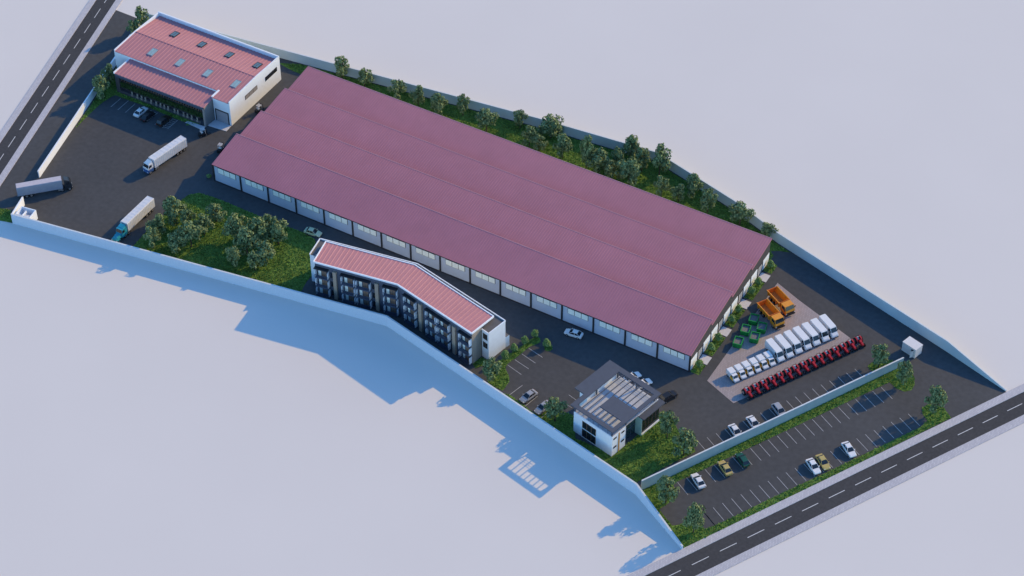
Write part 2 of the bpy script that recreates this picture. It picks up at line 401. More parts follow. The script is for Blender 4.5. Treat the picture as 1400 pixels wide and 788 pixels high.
wall_run('boundary_wall', SWW, .28, 0, 3.0, 'bwall', 'long white boundary wall on the south-west side with bends', 1, [2.9, 3.05, 3.2, .9][:4])
wall_run('boundary_wall', NEW, .25, 0, 2.9, 'nwall', 'long boundary wall behind the warehouse on the far north-east side', 1, [2.8, 2.8, 2.8, 2.9, 2.9, 2.9, 3.0, .3])
wall_run('boundary_wall', [P(54.3, 243.5), (-44.1, 6.1), (-53.6, 43.0)], .25, 0, 2.4, 'white', 'sunlit white boundary wall between the yard and the north-west road', 1, [2.0, 2.3, 2.4])
wall_run('boundary_wall', [P(34, 280.5), (-31.9, -36.1)], .25, 0, 2.6, 'white', 'short white stub of wall at the yard gate beside the guard hut', -1, [2.5, 2.8])
LA = Vector(P(877, 671)); LB = Vector(P(1234, 500.5))
wall_run('boundary_wall', [tuple(LA), tuple(LB)], .22, 0, 2.3, 'lotwall', 'pale teal wall dividing the upper bays from the lower car park', 1, [3.0, 2.5])

# ------------------------------------------------------------------ roofs helper: corrugated sheet
def corrugated(mb, x0, x1, y0, z0, y1, z1, pitch, rib=.06, m=0, th=.12):
    """ribs run from y0 to y1; profile along x"""
    xs = []; n = max(1, int(round((x1-x0)/pitch))); p = (x1-x0)/n
    for i in range(n):
        a = x0+i*p
        xs += [(a, 0), (a+p*.62, 0), (a+p*.70, rib), (a+p*.92, rib)]
    xs.append((x1, 0)); k = len(xs)
    vs = [(x, y0, z0+h) for x, h in xs]+[(x, y1, z1+h) for x, h in xs]
    mb.add(vs, [(i, i+1, i+1+k, i+k) for i in range(k-1)], m)
    # underside and edges
    mb.add([(x0, y0, z0), (x1, y0, z0), (x1, y1, z1), (x0, y1, z1), (x0, y0, z0-th), (x1, y0, z0-th), (x1, y1, z1-th), (x0, y1, z1-th)],
           [(4, 7, 6, 5), (0, 4, 5, 1), (1, 5, 6, 2), (2, 6, 7, 3), (3, 7, 4, 0)], m)
    return mb

# ------------------------------------------------------------------ the long warehouse
wh = thing('warehouse', 'huge long warehouse with four plum coloured saw-tooth roof bays', 'warehouse', (64, 20.5, 0))
D = 10.25
mb = MB(); mb.box(.05, 127.95, .12, .4, 0, 4.98); mb.box(.05, 127.95, 40.7, 40.95, 0, 6.9)
obj('wall', mb, 'wallblue', wh, True)
prof = [(0.05, 0)]
for i in range(4):
    prof += [(i*D+.05, (5.0 if i == 0 else 5.65)), ((i+1)*D-.05, 7.08)]
prof += [(40.95, 0)]
for xa, xb in ((127.72, 127.97), (.03, .28)):
    g = MB(); vs = [(xa, y, z) for y, z in prof]+[(xb, y, z) for y, z in prof]; n = len(prof)
    tri = tessellate_polygon([[Vector((y, z, 0)) for y, z in prof]])
    g.add(vs, [(i, (i+1) % n, (i+1) % n+n, i+n) for i in range(n)]+[tuple(t) for t in tri]+[tuple(j+n for j in t[::-1]) for t in tri])
    obj('gable_wall', g, 'gable', wh, True)
for i in range(4):
    z0 = 5.2 if i == 0 else 5.85; y0 = i*D-(.14 if i == 0 else -.0); mr = MB()
    corrugated(mr, -.15, 128.2, y0, z0, (i+1)*D+.18, 7.29, .64, .036)
    ro = obj('roof', mr, 'roofp', wh, True)
    rc = MB().box(-.15, 128.2, (i+1)*D+.06, (i+1)*D+.19, 7.29, 7.331)
    obj('ridge_cap', rc, 'ridge', ro, True)
    if i < 3: obj('clerestory', MB().box(.3, 127.7, (i+1)*D-.12, (i+1)*D-.02, 5.6, 7.1), 'gable', wh, True)
obj('gutter', MB().box(-.15, 128.2, -.2, -.142, 5.02, 5.22), 'dark', wh, True)
obj('plinth', MB().box(0, 128, -.05, .12, 0, .22), 'dark', wh, True)
for k in range(17):
    x = k*8; obj('post', MB().box(x-.2, x+.2, -.06, .14, .22, 5.0), 'dark', wh, True)
for k in range(16):
    x = k*8+1.55; wn = MB()
    for j in range(3): wn.box(x+j*1.72, x+j*1.72+1.58, -.02, .10, 3.14, 4.66)
    wo = obj('window', wn, 'paleglass', wh, True)
    fr = MB().box(x-.08, x+5.1, .03, .13, 3.04, 4.74)
    obj('window_frame', fr, 'dark', wo, True)
for i in range(4):
    y = i*D
    for a, b in ((.45, 3.6), (6.75, 10.0)):
        obj('wall_panel', MB().box(127.9, 128.05, y+a, y+b, .1, 3.15), 'white', wh, True)
    dr = obj('door', MB().box(127.9, 128.03, y+4.15, y+6.2, .12, 2.95), 'door', wh, True)
    obj('door_frame', MB().box(127.9, 128.08, y+4.0, y+4.15, .1, 3.1).box(127.9, 128.08, y+6.2, y+6.35, .1, 3.1).box(127.9, 128.08, y+4.15, y+6.2, 2.95, 3.1).box(128.03, 128.05, y+5.15, y+5.2, .12, 2.95), 'dark', dr, True)

# ------------------------------------------------------------------ the parapet hall (top left)
hl = thing('showroom_hall', 'white hall with rose roof, skylights and dark glazed lean-to front', 'building', (-27.5, 29, 0))
mb = MB()
out = [(-13.75, 19.2), (-8.65, 19.2), (-8.65, 40.75), (-46.5, 40.75), (-46.5, 22.0), (-13.75, 22.0)]
zs = [7.3, 7.3, 7.3, 7.3, 7.3, 7.3]
# outer walls as a shell of slabs
th = .25
mb.box(-8.65-th, -8.65, 19.2, 40.75, 0, 7.05); mb.box(-46.5, -46.5+th, 22.0, 40.75, 0, 7.05)
mb.box(-46.5+th, -13.75, 22.0, 22.0+th, 0, 7.08); mb.box(-46.5+th, -8.65-th, 40.75-th, 40.75, 0, 7.42)
mb.box(-13.75, -13.75+th, 19.2, 22.0, 0, 7.02)
mb.box(-13.75+th, -8.65-th, 19.2, 19.2+th, 0, 7.0)
# right gable triangle on top (slight ridge)
def yz_slab(mb, x0, x1, pts, m=0):
    n = len(pts); vs = [(x0, y, z) for y, z in pts]+[(x1, y, z) for y, z in pts]
    tri = tessellate_polygon([[Vector((y, z, 0)) for y, z in pts]])
    mb.add(vs, [(i, (i+1) % n, (i+1) % n+n, i+n) for i in range(n)]+[tuple(t) for t in tri]+[tuple(j+n for j in t[::-1]) for t in tri], m)
yz_slab(mb, -8.65-th, -8.65, [(19.2, 7.05), (40.75, 7.05), (40.75, 7.4), (30.7, 7.72), (19.2, 7.38)])
yz_slab(mb, -46.5, -46.5+.3, [(22.0, 7.05), (40.75, 7.05), (40.75, 7.4), (30.7, 7.75), (22.0, 7.45)])
obj('wall', mb, 'white', hl, True)
mr = MB()
corrugated(mr, -46.2, -13.75, 21.85, 7.16, 30.7, 7.55, 1.02, .085)
corrugated(mr, -13.75, -8.9, 19.05, 7.03, 30.7, 7.55, 1.02, .085)
corrugated(mr, -46.2, -8.9, 40.5, 6.35, 30.7, 7.55, 1.02, .085)
ro = obj('roof', mr, 'roofr', hl, True)
obj('ridge_cap', MB().box(-46.2, -8.9, 30.6, 30.8, 7.56, 7.66), 'roofr', ro, True)
for q in ((-46.55, -8.6, 40.45, 40.8, 7.42, 7.5), (-14.05, -13.6, 19.1, 22.1, 7.1, 7.32)): obj('parapet_coping', MB().box(*q), 'white', hl, True)
for k in range(4):
    x = -38.05+k*8.62
    for (y0, y1, mt, lab) in ((24.8, 27.3, 'skyl', 'skylight tinted with sky reflection'), (34.2, 36.4, 'skyd', 'dark skylight')):
        zr = lambda y: (7.16+(y-21.85)/8.85*.39) if y < 30 else (7.55-(y-30.7)/9.8*1.2)
        s_ = MB(); x1 = x+1.4
        top = [(x, y0, zr(y0)+.2), (x1, y0, zr(y0)+.2), (x1, y1, zr(y1)+.2), (x, y1, zr(y1)+.2)]
        s_.add(top+[(a, b, c-.12) for a, b, c in top], [(0,1,2,3), (0,4,5,1), (1,5,6,2), (2,6,7,3), (3,7,4,0)])
        so_ = obj('skylight', s_, mt, hl, True); so_['label'] = lab
        fr = MB(); e = .12
        for a0, a1, b0, b1 in ((x-e, x, y0-e, y1+e), (x1, x1+e, y0-e, y1+e), (x, x1, y0-e, y0), (x, x1, y1, y1+e), (x+.66, x+.74, y0, y1)):
            fr.add([(a0,b0,zr(b0)+.02),(a1,b0,zr(b0)+.02),(a1,b1,zr(b1)+.02),(a0,b1,zr(b1)+.02),(a0,b0,zr(b0)+.24),(a1,b0,zr(b0)+.24),(a1,b1,zr(b1)+.24),(a0,b1,zr(b1)+.24)],
                   [(0,3,2,1),(4,5,6,7),(0,1,5,4),(1,2,6,5),(2,3,7,6),(3,0,4,7)])
        obj('skylight_frame', fr, 'dark' if mt == 'skyd' else 'tarpd', so_, True)
for a, b in ((25.55, 30.75), (34.2, 39.35)):
    wf = obj('window', MB().box(-8.68, -8.60, a, b, 3.78, 5.05), 'dark', hl, True)
    gl = MB(); wd = (b-a-.4)/3
    for j in range(3): gl.box(-8.62, -8.585, a+.1+j*(wd+.1), a+.1+j*(wd+.1)+wd, 3.9, 4.93)
    obj('window_pane', gl, 'greige' if a < 30 else 'glass', wf, True)
gd = MB().box(-13.05, -9.5, 19.12, 19.22, .15, 3.5)
for k in range(9): gd.box(-13.05, -9.5, 19.09, 19.125, .3+k*.36, .56+k*.36)
gd = obj('roller_door', gd, 'shutter', hl, True)
obj('door_frame', MB().box(-13.3, -13.05, 19.05, 19.2, .12, 3.75).box(-9.5, -9.25, 19.05, 19.2, .12, 3.75).box(-13.05, -9.5, 19.05, 19.2, 3.5, 3.75), 'dark', gd, True)
# lean-to
lt = MB()
lt.box(-41.7, -14.0, 16.6, 21.95, 0, 5.9)
obj('lean_to_wall', lt, 'charc', hl, True)
fr = MB().box(-41.75, -40.5, 15.7, 16.6, 0, 6.0).box(-40.5, -14.5, 15.7, 16.6, 0, 1.0).box(-40.5, -14.5, 15.7, 16.6, 5.15, 6.0)
obj('portal_frame', fr, 'charc', hl, True)
obj('side_wall', MB().box(-14.5, -13.92, 15.65, 21.95, 0, 6.0), 'greige', hl, True)
mr = MB(); corrugated(mr, -41.5, -13.9, 15.55, 6.08, 22.0, 6.42, 1.02, .085); obj('lean_to_roof', mr, 'roofr', hl, True)
obj('parapet_coping', MB().box(-41.85, -41.5, 15.5, 22.0, 5.9, 6.42), 'white', hl, True)
obj('eaves_gutter', MB().box(-41.5, -13.85, 15.4, 15.55, 5.75, 6.08), 'slate', hl, True)
eaves_shade = obj('eaves_fascia', MB().box(-41.5, -13.88, 15.66, 15.70, 4.95, 5.75), 'rail', hl, True)  # navy is the shade below the eaves, put into the band's colour
obj('glazing_band', MB().box(-40.5, -14.5, 16.5, 16.58, 3.6, 5.1), 'glass', hl, True)
lv = MB()
for k in range(34): lv.box(-40.3+k*.77, -40.3+k*.77+.28, 16.3, 16.49, 3.7, 4.95)
obj('louvre', lv, 'brown', hl, True)
hd = MB()
rg = random.Random(11)
hb = MB().box(-40.4, -14.6, 15.9, 16.45, 1.9, 2.2)
obj('planter', hb, 'dark', hl, True)
for k in range(3400):
    x = rg.uniform(-40.4, -14.6); y = rg.uniform(15.7, 16.45); z = 2.15+rg.random()*1.35; s_ = .13
    a = Vector((rg.gauss(0,1), rg.gauss(0,1), rg.gauss(0,1))).normalized(); b = a.orthogonal().normalized()
    c = Vector((x, y, z)); hd.add([c-a*s_, c+b*s_, c+a*s_, c-b*s_], [(0, 1, 2, 3)])
obj('hedge', hd, 'hedgeleaf', hl, True)
for x in (-36.9, -35.2, -33.9, -32.7, -30.9, -29.3, -28.0, -26.8, -25.6, -23.6, -22.6, -20.8, -19.6, -18.3, -16.6, -15.4):
    obj('small_window', MB().box(x-.3, x+.3, 15.64, 15.71, .5, 1.0).box(x-.22, x+.22, 15.75, 15.9, 1.0, 1.75), 'beige', hl, True)
obj('entrance_door', MB().box(-15.6, -14.6, 15.63, 15.72, .1, 2.4), 'glass', hl, True)

# ------------------------------------------------------------------ the flats
FA, FB, FD = Vector((43.50, -19.95)), Vector((63.61, -16.75)), Vector((85.68, -21.75))
fl = thing('apartment_block', 'bent slate coloured apartment block with rose roof and balconies', 'building', (64, -15, 0))
RA, RB, RD = Vector((41.75, -12.9)), Vector((63.1, -9.4)), Vector((86.55, -14.7))
body = [tuple(FA), tuple(FB), tuple(FD), tuple(RD), tuple(RB), tuple(RA)]
obj('wall', MB().prism(body, 0, [9.65, 9.65, 9.65, 8.9, 8.9, 8.9]), 'slate', fl, True)
obj('end_wall', MB().add([(85.71, -21.78, 0), (86.15, -18.5, 0), (86.15, -18.5, 9.3), (85.71, -21.78, 9.62), (85.4, -21.75, 0), (85.9, -18.5, 0), (85.9, -18.5, 9.3), (85.4, -21.75, 9.62)],
     [(0,1,2,3), (4,7,6,5), (0,3,7,4), (3,2,6,7)]), 'stone', fl, True)
rear = [(40.2, -17.4), (41.3, -17.2), (42.0, -12.9), (63.1, -9.3), (86.2, -14.4), (86.25, -18.55), (88.25, -19.05), (89.4, -13.75), (63.1, -7.9), (39.3, -11.9)]
rear = rear[::-1]
obj('rear_wing', MB().prism(rear, 0, 8.25, 0, 1), ['white', 'flatroof'], fl, True)
pm = MB()
rr_ = rear[::-1]
for a, b in ((5, 6), (6, 7), (7, 8), (8, 9), (9, 0)): pm.bar(rr_[a], rr_[b], .22, 8.25, 8.55)
obj('parapet', pm, 'white', fl, True)
obj('annex', MB().prism([(89.0, -14.5), (89.75, -12.6), (84.3, -11.3), (83.9, -12.6)], 0, 3.2, 0, 1), ['white', 'flatroof'], fl, True)
# end block windows on its front face
def face_box(mb, a, b, s0, s1, o0, o1, z0, z1, m=0):
    a = Vector(a); b = Vector(b); t = (b-a).normalized(); n = Vector((t.y, -t.x))
    q = [a+t*s0+n*o0, a+t*s1+n*o0, a+t*s1+n*o1, a+t*s0+n*o1]
    return mb.prism([tuple(x) for x in q], z0, z1, m)
for z in (3.3, 5.9):
    wf = obj('window', face_box(MB(), (86.25, -18.55), (88.25, -19.05), .35, 1.7, -.05, .05, z, z+1.7), 'brown', fl, True)
    obj('window_pane', face_box(face_box(MB(), (86.25, -18.55), (88.25, -19.05), .45, .98, .04, .07, z+.1, z+1.6), (86.25, -18.55), (88.25, -19.05), 1.08, 1.6, .04, .07, z+.1, z+1.6), 'glass', wf, True)
# roof: two ribbed planes
def ribbed_quad(mb, a, b, c, d, pitch, rib, m=0):
    """a-b front edge, d-c rear edge (3-D); ribs run front to rear"""
    a, b, c, d = (Vector(q) for q in (a, b, c, d)); n = int(round((b-a).length/pitch)); vs = []; ts = []
    for i in range(n):
        for t, h in ((0, 0), (.62, 0), (.7, rib), (.92, rib)): ts.append(((i+t)/n, h))
    ts.append((1, 0)); k = len(ts)
    vs = [a.lerp(b, t)+Vector((0, 0, h)) for t, h in ts]+[d.lerp(c, t)+Vector((0, 0, h)) for t, h in ts]
    mb.add(vs, [(i, i+1, i+1+k, i+k) for i in range(k-1)], m)
fa, fb, fd = (43.35, -20.35, 9.9), (63.61, -17.15, 9.9), (85.82, -22.1, 9.9)
ra, rb, rd = (41.5, -12.7, 9.15), (63.1, -9.15, 9.15), (86.85, -14.5, 9.15)
mr = MB(); ribbed_quad(mr, fa, fb, rb, ra, 1.0, .05); ribbed_quad(mr, fb, fd, rd, rb, 1.0, .05)
for q in ((fa, fb, rb, ra), (fb, fd, rd, rb)): mr.add([(x, y, z-.2) for x, y, z in q], [(3, 2, 1, 0)])
rfo = obj('roof', mr, 'roofr', fl, True)
def edge_bar(mb, a, b, w=.26, h0=-.22, h1=.16):
    a, b = Vector(a), Vector(b); d = (b-a); n = Vector((-d.y, d.x, 0)).normalized()*(w/2); z0, z1 = Vector((0, 0, h0)), Vector((0, 0, h1))
    mb.add([a-n+z0, b-n+z0, b+n+z0, a+n+z0, a-n+z1, b-n+z1, b+n+z1, a+n+z1], [(0,3,2,1),(4,5,6,7),(0,1,5,4),(1,2,6,5),(2,3,7,6),(3,0,4,7)])
eb = MB()
for a, b in ((fa, fb), (fb, fd), (fd, rd), (rd, rb), (rb, ra), (ra, fa)): edge_bar(eb, a, b)
obj('roof_trim', eb, 'white', rfo, True)
obj('eaves_fascia', face_box(face_box(MB(), FA, FB, 0, 20.36, 0.02, .3, 8.75, 9.66), FB, FD, 0, 22.6, .021, .3, 8.75, 9.65), 'slate', fl, True)
# balconies
def balcony(a, b, s0, s1, z):
    o = .95
    mbk = MB(); face_box(mbk, a, b, s0, s1, 0, o, z, z+.16); face_box(mbk, a, b, s0, s1, o-.05, o, z+.16, z+.30)
    face_box(mbk, a, b, s0, s1, o-.06, o, z+1.02, z+1.1)
    n = int((s1-s0)/.16)
    for k in range(n+1): face_box(mbk, a, b, s0+k*(s1-s0-.04)/n, s0+k*(s1-s0-.04)/n+.05, o-.05, o-.01, z+.3, z+1.02)
    bo = obj('balcony', mbk, 'rail', fl, True)
    for s in (s0+.02, s1-.14):
        obj('side_screen', face_box(MB(), a, b, s, s+.12, .05, o-.06, z+.25, z+2.15), 'white', bo, True)
    wn = MB(); mid = (s0+s1)/2
    face_box(wn, a, b, s0+.55, s0+1.25, 0.02, .07, z+.2, z+2.15, 1)
    for k in range(2): face_box(wn, a, b, mid-.25+k*.62, mid+.28+k*.62, 0.02, .07, z+.2, z+2.15, 0)
    obj('balcony_door', wn, ['curtain', 'paleglass'], bo, True)
for a, b, stacks, pils in ((FA, FB, [(.05, 3.3), (6.5, 9.75), (10.1, 13.6), (16.8, 20.2)], [(4.4, 5.2), (14.7, 15.5)]),
                           (FB, FD, [(2.2, 5.7), (9.0, 12.1), (12.5, 16.1), (19.2, 22.55)], [(6.6, 7.5), (17.0, 17.9)])):
    for s0, s1 in stacks:
        for z in (.15, 2.87, 5.6): balcony(a, b, s0, s1, z)
        obj('canopy', face_box(MB(), a, b, s0-.15, s1+.05, 0, 1.0, 8.3, 8.5), 'dark', fl, True)
    for s0, s1 in pils:
        obj('pilaster', face_box(MB(), a, b, s0, s1, 0, .55, 0, 8.4), 'pilaster', fl, True)
        for z in (.6, 3.3, 6.0): obj('stair_window', face_box(MB(), a, b, s0-.85, s0-.2, .0, .05, z, z+1.6), 'glass', fl, True)

# ------------------------------------------------------------------ the office (local frame)
of = thing('office_building', 'white two storey office with dark flat roof frame over its terrace', 'building', (124.99, -30.43, 0), R(-13))
L = lambda name, mb, mt, par=None: obj(name, mb, mt, par or of)
L('wall', MB().box(-10.8, 0, 0, 4.3, 0, 6.0).box(-10.8, -1.0, 4.3, 14.4, 0, 6.0), 'white')
L('terrace_floor', MB().box(-10.72, -.08, .08, 14.4, 6.0, 6.1), 'deck')
L('wing', MB().box(-12.9, -10.82, 4.2, 14.2, 0, 8.5), 'white')
zr0, zr1 = 8.5, 8.8
fr = MB()
for x0, x1, y0, y1 in ((-13.6, -11.0, 3.3, 14.6), (-11.0, .8, -.9, .1), (-11.0, -9.9, .1, 14.6), (-.1, .8, .1, 14.6), (-9.9, -.1, 13.3, 14.6), (-6.2, -.1, 2.9, 7.2)):
    fr.box(x0, x1, y0, y1, zr0, zr1)
L('roof_frame', fr, 'officeroof')
for k in range(7):
    x = -9.9+1.22*(k+1)
    for y0, y1 in (((.1, 13.3),) if x < -6.25 else ((7.2, 13.3), (.1, 2.9))):
        L('pergola_beam', MB().box(x-.08, x+.08, y0, y1, zr0+.05, zr1-.05), 'officeroof')
for x, y in ((-10.6, .2), (-.35, .2), (-10.6, 7), (-.35, 4.6), (-.35, 13.9), (-10.6, 13.9), (-5.4, 13.9)):
    L('column', MB().box(x-.13, x+.13, y-.13, y+.13, 6.1, zr0), 'slate')
rl = MB()
for z in (6.4, 6.7, 7.0): rl.box(-10.75, -.05, .03, .07, z, z+.05).box(-.08, -.04, .07, 14.3, z, z+.05).box(-10.75, -.05, 14.3, 14.34, z, z+.05)
for k in range(9): rl.box(-10.75+k*1.33, -10.71+k*1.33, .02, .08, 6.1, 7.05).box(-10.75+k*1.33, -10.71+k*1.33, 14.29, 14.35, 6.1, 7.05)
L('railing', rl, 'slate')
for z0, z1 in ((.35, 2.65), (2.95, 5.05)):
    wf = L('window', MB().box(-8.35, -4.5, -.05, .02, z0, z1), 'brown'); pn = MB()
    for j in range(3): pn.box(-8.22+j*1.27, -8.22+j*1.27+1.05, -.07, -.045, z0+.12, z1-.12)
    L('window_pane', pn, 'glass', wf)
for y0, y1, z0 in ((.35, 1.4, 4.85), (.45, 1.45, 2.15), (2.9, 3.9, 4.85), (2.9, 3.9, 2.15)):
    wf = L('window', MB().box(-.02, .04, y0, y1, z0, z0+.5), 'brown'); L('window_pane', MB().box(.03, .06, y0+.07, y1-.07, z0+.07, z0+.43), 'glass', wf)
L('ochre_strip', MB().box(-.02, .05, 1.95, 2.4, 0, 5.8), 'orangebar')
L('glass_wall', MB().box(-1.05, -.95, 4.35, 8.6, .1, 5.9), 'tealglass')
L('mullion', MB().box(-.96, -.90, 4.35, 8.6, 2.85, 3.05).box(-.96, -.9, 5.7, 5.8, .1, 5.9).box(-.96, -.9, 7.1, 7.2, .1, 5.9), 'slate')
L('porch_wall', MB().box(-1.0, .72, 8.65, 8.85, 0, 5.5), 'teal')
L('porch_body', MB().box(-1.0, .55, 8.85, 14.7, 0, 5.5), 'slate')
L('porch_plinth', MB().box(.55, .75, 8.85, 14.7, 0, .5), 'white')
for k in range(5):
    y = 9.1+k*1.12
    wf = L('window', MB().box(.54, .60, y, y+1.0, 1.1, 4.9), 'brown'); L('window_pane', MB().box(.59, .63, y+.1, y+.9, 1.2, 4.8), 'glass', wf)
L('porch_roof', MB().box(-.95, 1.4, 8.5, 15.5, 5.5, 5.75), 'officeroof')
L('porch_parapet', MB().box(-.3, -.15, 8.5, 15.0, 5.75, 6.0), 'white')

# ------------------------------------------------------------------ guard hut and cabin
z8 = lambda x, y: (x/8.75, 270+y/8.75)
q0, q1, q2, q3 = (P(*z8(150, 215), 2.7), P(*z8(215, 130), 2.7), P(*z8(350, 158), 2.7), P(*z8(375, 275), 2.7))
gh = thing('guard_hut', 'small white open-topped guard hut behind the gate corner of the wall', 'hut', (q1[0], q1[1], 0))
c0 = Vector((-31.7, -36.0)); e1 = Vector((cos(R(9.1)), sin(R(9.1)))); e2 = Vector((-e1.y, e1.x))
gm = MB(); LX, LY = 4.2, 3.2
def lq(x0, x1, y0, y1): return [tuple(c0+e1*x+e2*y) for x, y in ((x0, y0), (x1, y0), (x1, y1), (x0, y1))]
for r_ in ((.3, LX, .25, .45), (.3, .5, .45, LY), (LX-.2, LX, .45, LY), (.5, LX-.2, LY-.2, LY), (2.0, 2.2, .45, 2.2)): gm.prism(lq(*r_), 0, 2.75)
obj('wall', gm, 'white', gh, True)
obj('floor', MB().prism(lq(.5, LX-.2, .45, LY-.2), 0, .9), 'concrete', gh, True)
obj('counter', MB().prism(lq(2.3, 3.9, .5, 1.3), .9, 2.4), 'concrete', gh, True)
cb = thing('site_cabin', 'white box-shaped site cabin standing alone by the far wall', 'cabin', (165.69, 29.62, 0), R(-16.3))
obj('shell', MB().box(0, 2.45, 0, .08, .12, 2.65).box(3.25, 3.65, 0, .08, .12, 2.65).box(2.45, 3.25, 0, .08, 2.25, 2.65).box(3.57, 3.65, .08, 2.4, .12, 2.65).box(0, .08, .08, 2.4, .12, 2.65).box(.08, 3.57, 2.32, 2.4, .12, 2.65), 'cabin', cb)
obj('floor', MB().box(.08, 3.57, .08, 2.32, .12, .2), 'greige', cb)
obj('roof', MB().box(-.06, 3.71, -.06, 2.46, 2.65, 2.75), 'cabin', cb)
obj('door', MB().box(0, .8, 0, .05, .22, 2.2).xf(lambda x, y, z: (3.2-x*cos(R(62)), -.02-x*sin(R(62))+y, z)), 'cabin', cb)
obj('skid', MB().box(.1, .3, .1, 2.3, 0, .12).box(3.35, 3.55, .1, 2.3, 0, .12), 'dark', cb)

# ------------------------------------------------------------------ trees and shrubs
def crown_mesh(seed, clumps, leaf, per, spread=.5):
    """crown of leaf faces in unit size: height 0.18..1, width about 1"""
    r = random.Random(seed); mb = MB()
    for (cx, cy, cz, cr) in clumps:
        for _ in range(int(per*(cr/.2)**2)):
            d = Vector((r.gauss(0, 1), r.gauss(0, 1), r.gauss(0, 1))).normalized()
            rad = cr*(.55+.5*r.random()**.6)
            if r.random() < .12: rad *= 1.18
            c = Vector((cx, cy, cz))+Vector((d.x*rad, d.y*rad, d.z*rad*.85))
            n = (d+Vector((r.gauss(0, .5), r.gauss(0, .5), r.gauss(0, .5)+.35))).normalized()
            a = n.orthogonal().normalized(); b = n.cross(a); t = r.uniform(0, 2*pi); a, b = a*cos(t)+b*sin(t), b*cos(t)-a*sin(t)
            s = leaf*r.uniform(.6, 1.3)
            mb.add([c-a*s, c-b*s*.6, c+a*s, c+b*s*.6], [(0, 1, 2, 3)])
    return mb
TREES = []
def tree_proto(seed):
    r = random.Random(seed); cl = []
    # limbs reaching to clumps
    n = r.randint(9, 13); lim = []
    for i in range(n):
        z = .30+.62*(i+.5)/n+r.uniform(-.04, .04); t = i*2.4+r.uniform(-.5, .5)
        w = (.36 if z < .75 else .22)*r.uniform(.45, 1.05)
        cr = r.uniform(.125, .20)*(1.0 if z < .8 else .85)
        cl.append((w*cos(t), w*sin(t), z, cr)); lim.append((w*cos(t), w*sin(t), z))
    cl.append((0, 0, .55, .2)); cl.append((r.uniform(-.1, .1), r.uniform(-.1, .1), .93, .11)); 
    cr = crown_mesh(seed, cl, .05, 150)
    tk = MB(); tk.cyl((0, 0, 0), (0.01, 0, .3), .032, .024, 8).cyl((0.01, 0, .3), (-.01, .01, .8), .024, .008, 8)
    for x, y, z in lim[::2]: tk.cyl((0, 0, max(.2, z-.22)), (x*.85, y*.85, z), .013, .005, 6)
    return mesh_of('trunk', tk, ['bark']), mesh_of('crown', cr, ['leaf'])
protos = [tree_proto(s) for s in (1, 2, 3, 4, 5, 6)]
def tree(base, ytop, wpx, label, group, k, wf=1.25):
    X, Y = P(*base); h = height(base, ytop)*1.03
    d = (Vector((X, Y, 0))-CAM).length; wd = wpx*d/FPX*wf
    t = thing('tree', label, 'tree', (X, Y, 0.03), (k*1.37) % 6.28, group); t.scale = (wd, wd, h)
    for nm, me in zip(('trunk', 'crown'), protos[k % len(protos)]):
        o = bpy.data.objects.new(nm, me); COL.objects.link(o); o.parent = t
    return t
ordn = ['first', 'second', 'third', 'fourth', 'fifth', 'sixth', 'seventh', 'eighth', 'ninth', 'tenth', 'eleventh', 'twelfth', 'thirteenth', 'fourteenth', 'fifteenth', 'sixteenth',
        'seventeenth', 'eighteenth', 'nineteenth', 'twentieth', 'twenty-first', 'twenty-second', 'twenty-third', 'twenty-fourth', 'twenty-fifth', 'twenty-sixth', 'twenty-seventh']
NE_T = [((467,107),81,24), ((498.6,118.6),97,22), ((544,136),111,23), ((572,145),118.6,18), ((599,157),131,24), ((633,158),130,18), ((665,180.6),152,27), ((711,176),151,18), ((724,201),174,19),
        ((737,207),186,20), ((753,188.6),161.4,31), ((768.6,216.6),185,23), ((801.5,230),188.6,20), ((817,233),204,31), ((837,244),223,26), ((844,230),203,21), ((860,253),218.6,29), ((863,220),187,23),
        ((877,234),206,23), ((901,241),201,27), ((904,269),243,21), ((927,276),253,18), ((947,268.6),240.6,23), ((967,291),259.4,24), ((1011,308.6),280.6,30), ((1050,326),307,21)]
for i, (b, t, wp) in enumerate(NE_T):
    tree(b, t, wp, 'leafy tree in the strip behind the long warehouse, %s from the showroom hall end' % ordn[i], 'trees behind the warehouse', i)
CT = [((210.6,340),311.5,18,'lower of two small trees at the yard lawn edge nearest the turquoise lorry'), ((217.7,322),296,20,'upper of two small trees at the yard lawn edge nearest the turquoise lorry'),
      ((239,303.5),273,27,'broad tree at the north-west tip of the yard lawn'), ((244,343.5),318.6,25,'low wide tree in front of the left clump on the yard lawn'),
      ((262,338),306,26,'dense tree in the middle of the left clump on the yard lawn'), ((258.6,313),286.6,18,'small tree at the back of the left clump on the yard lawn'),
      ((280,322),295.5,21,'tree on the right side of the left clump on the yard lawn'), ((296,303.5),282,23,'tree at the far right back of the left clump on the yard lawn'),
      ((324,329),297,27,'large tree at the left edge of the big clump on the yard lawn'), ((338.6,349),313,28,'large tree at the front left of the big clump on the yard lawn'),
      ((354.6,338),301,26,'tall tree in the centre of the big clump on the yard lawn'), ((363.4,359.5),331,27,'large tree at the front right of the big clump on the yard lawn'),
      ((370.5,331),298,27,'large tree at the back of the big clump on the yard lawn'), ((381,334.6),302.6,24,'tree at the right edge of the big clump nearest the lime car'),
      ((321,365),338,17,'small single tree in front of the big clump, farther from the flats'), ((349,370),345,18,'small single tree in front of the big clump, nearer the flats')]
for i, (b, t, wp, lab) in enumerate(CT): tree(b, t, wp, lab, 'trees on the yard lawn', i+2, 1.42)
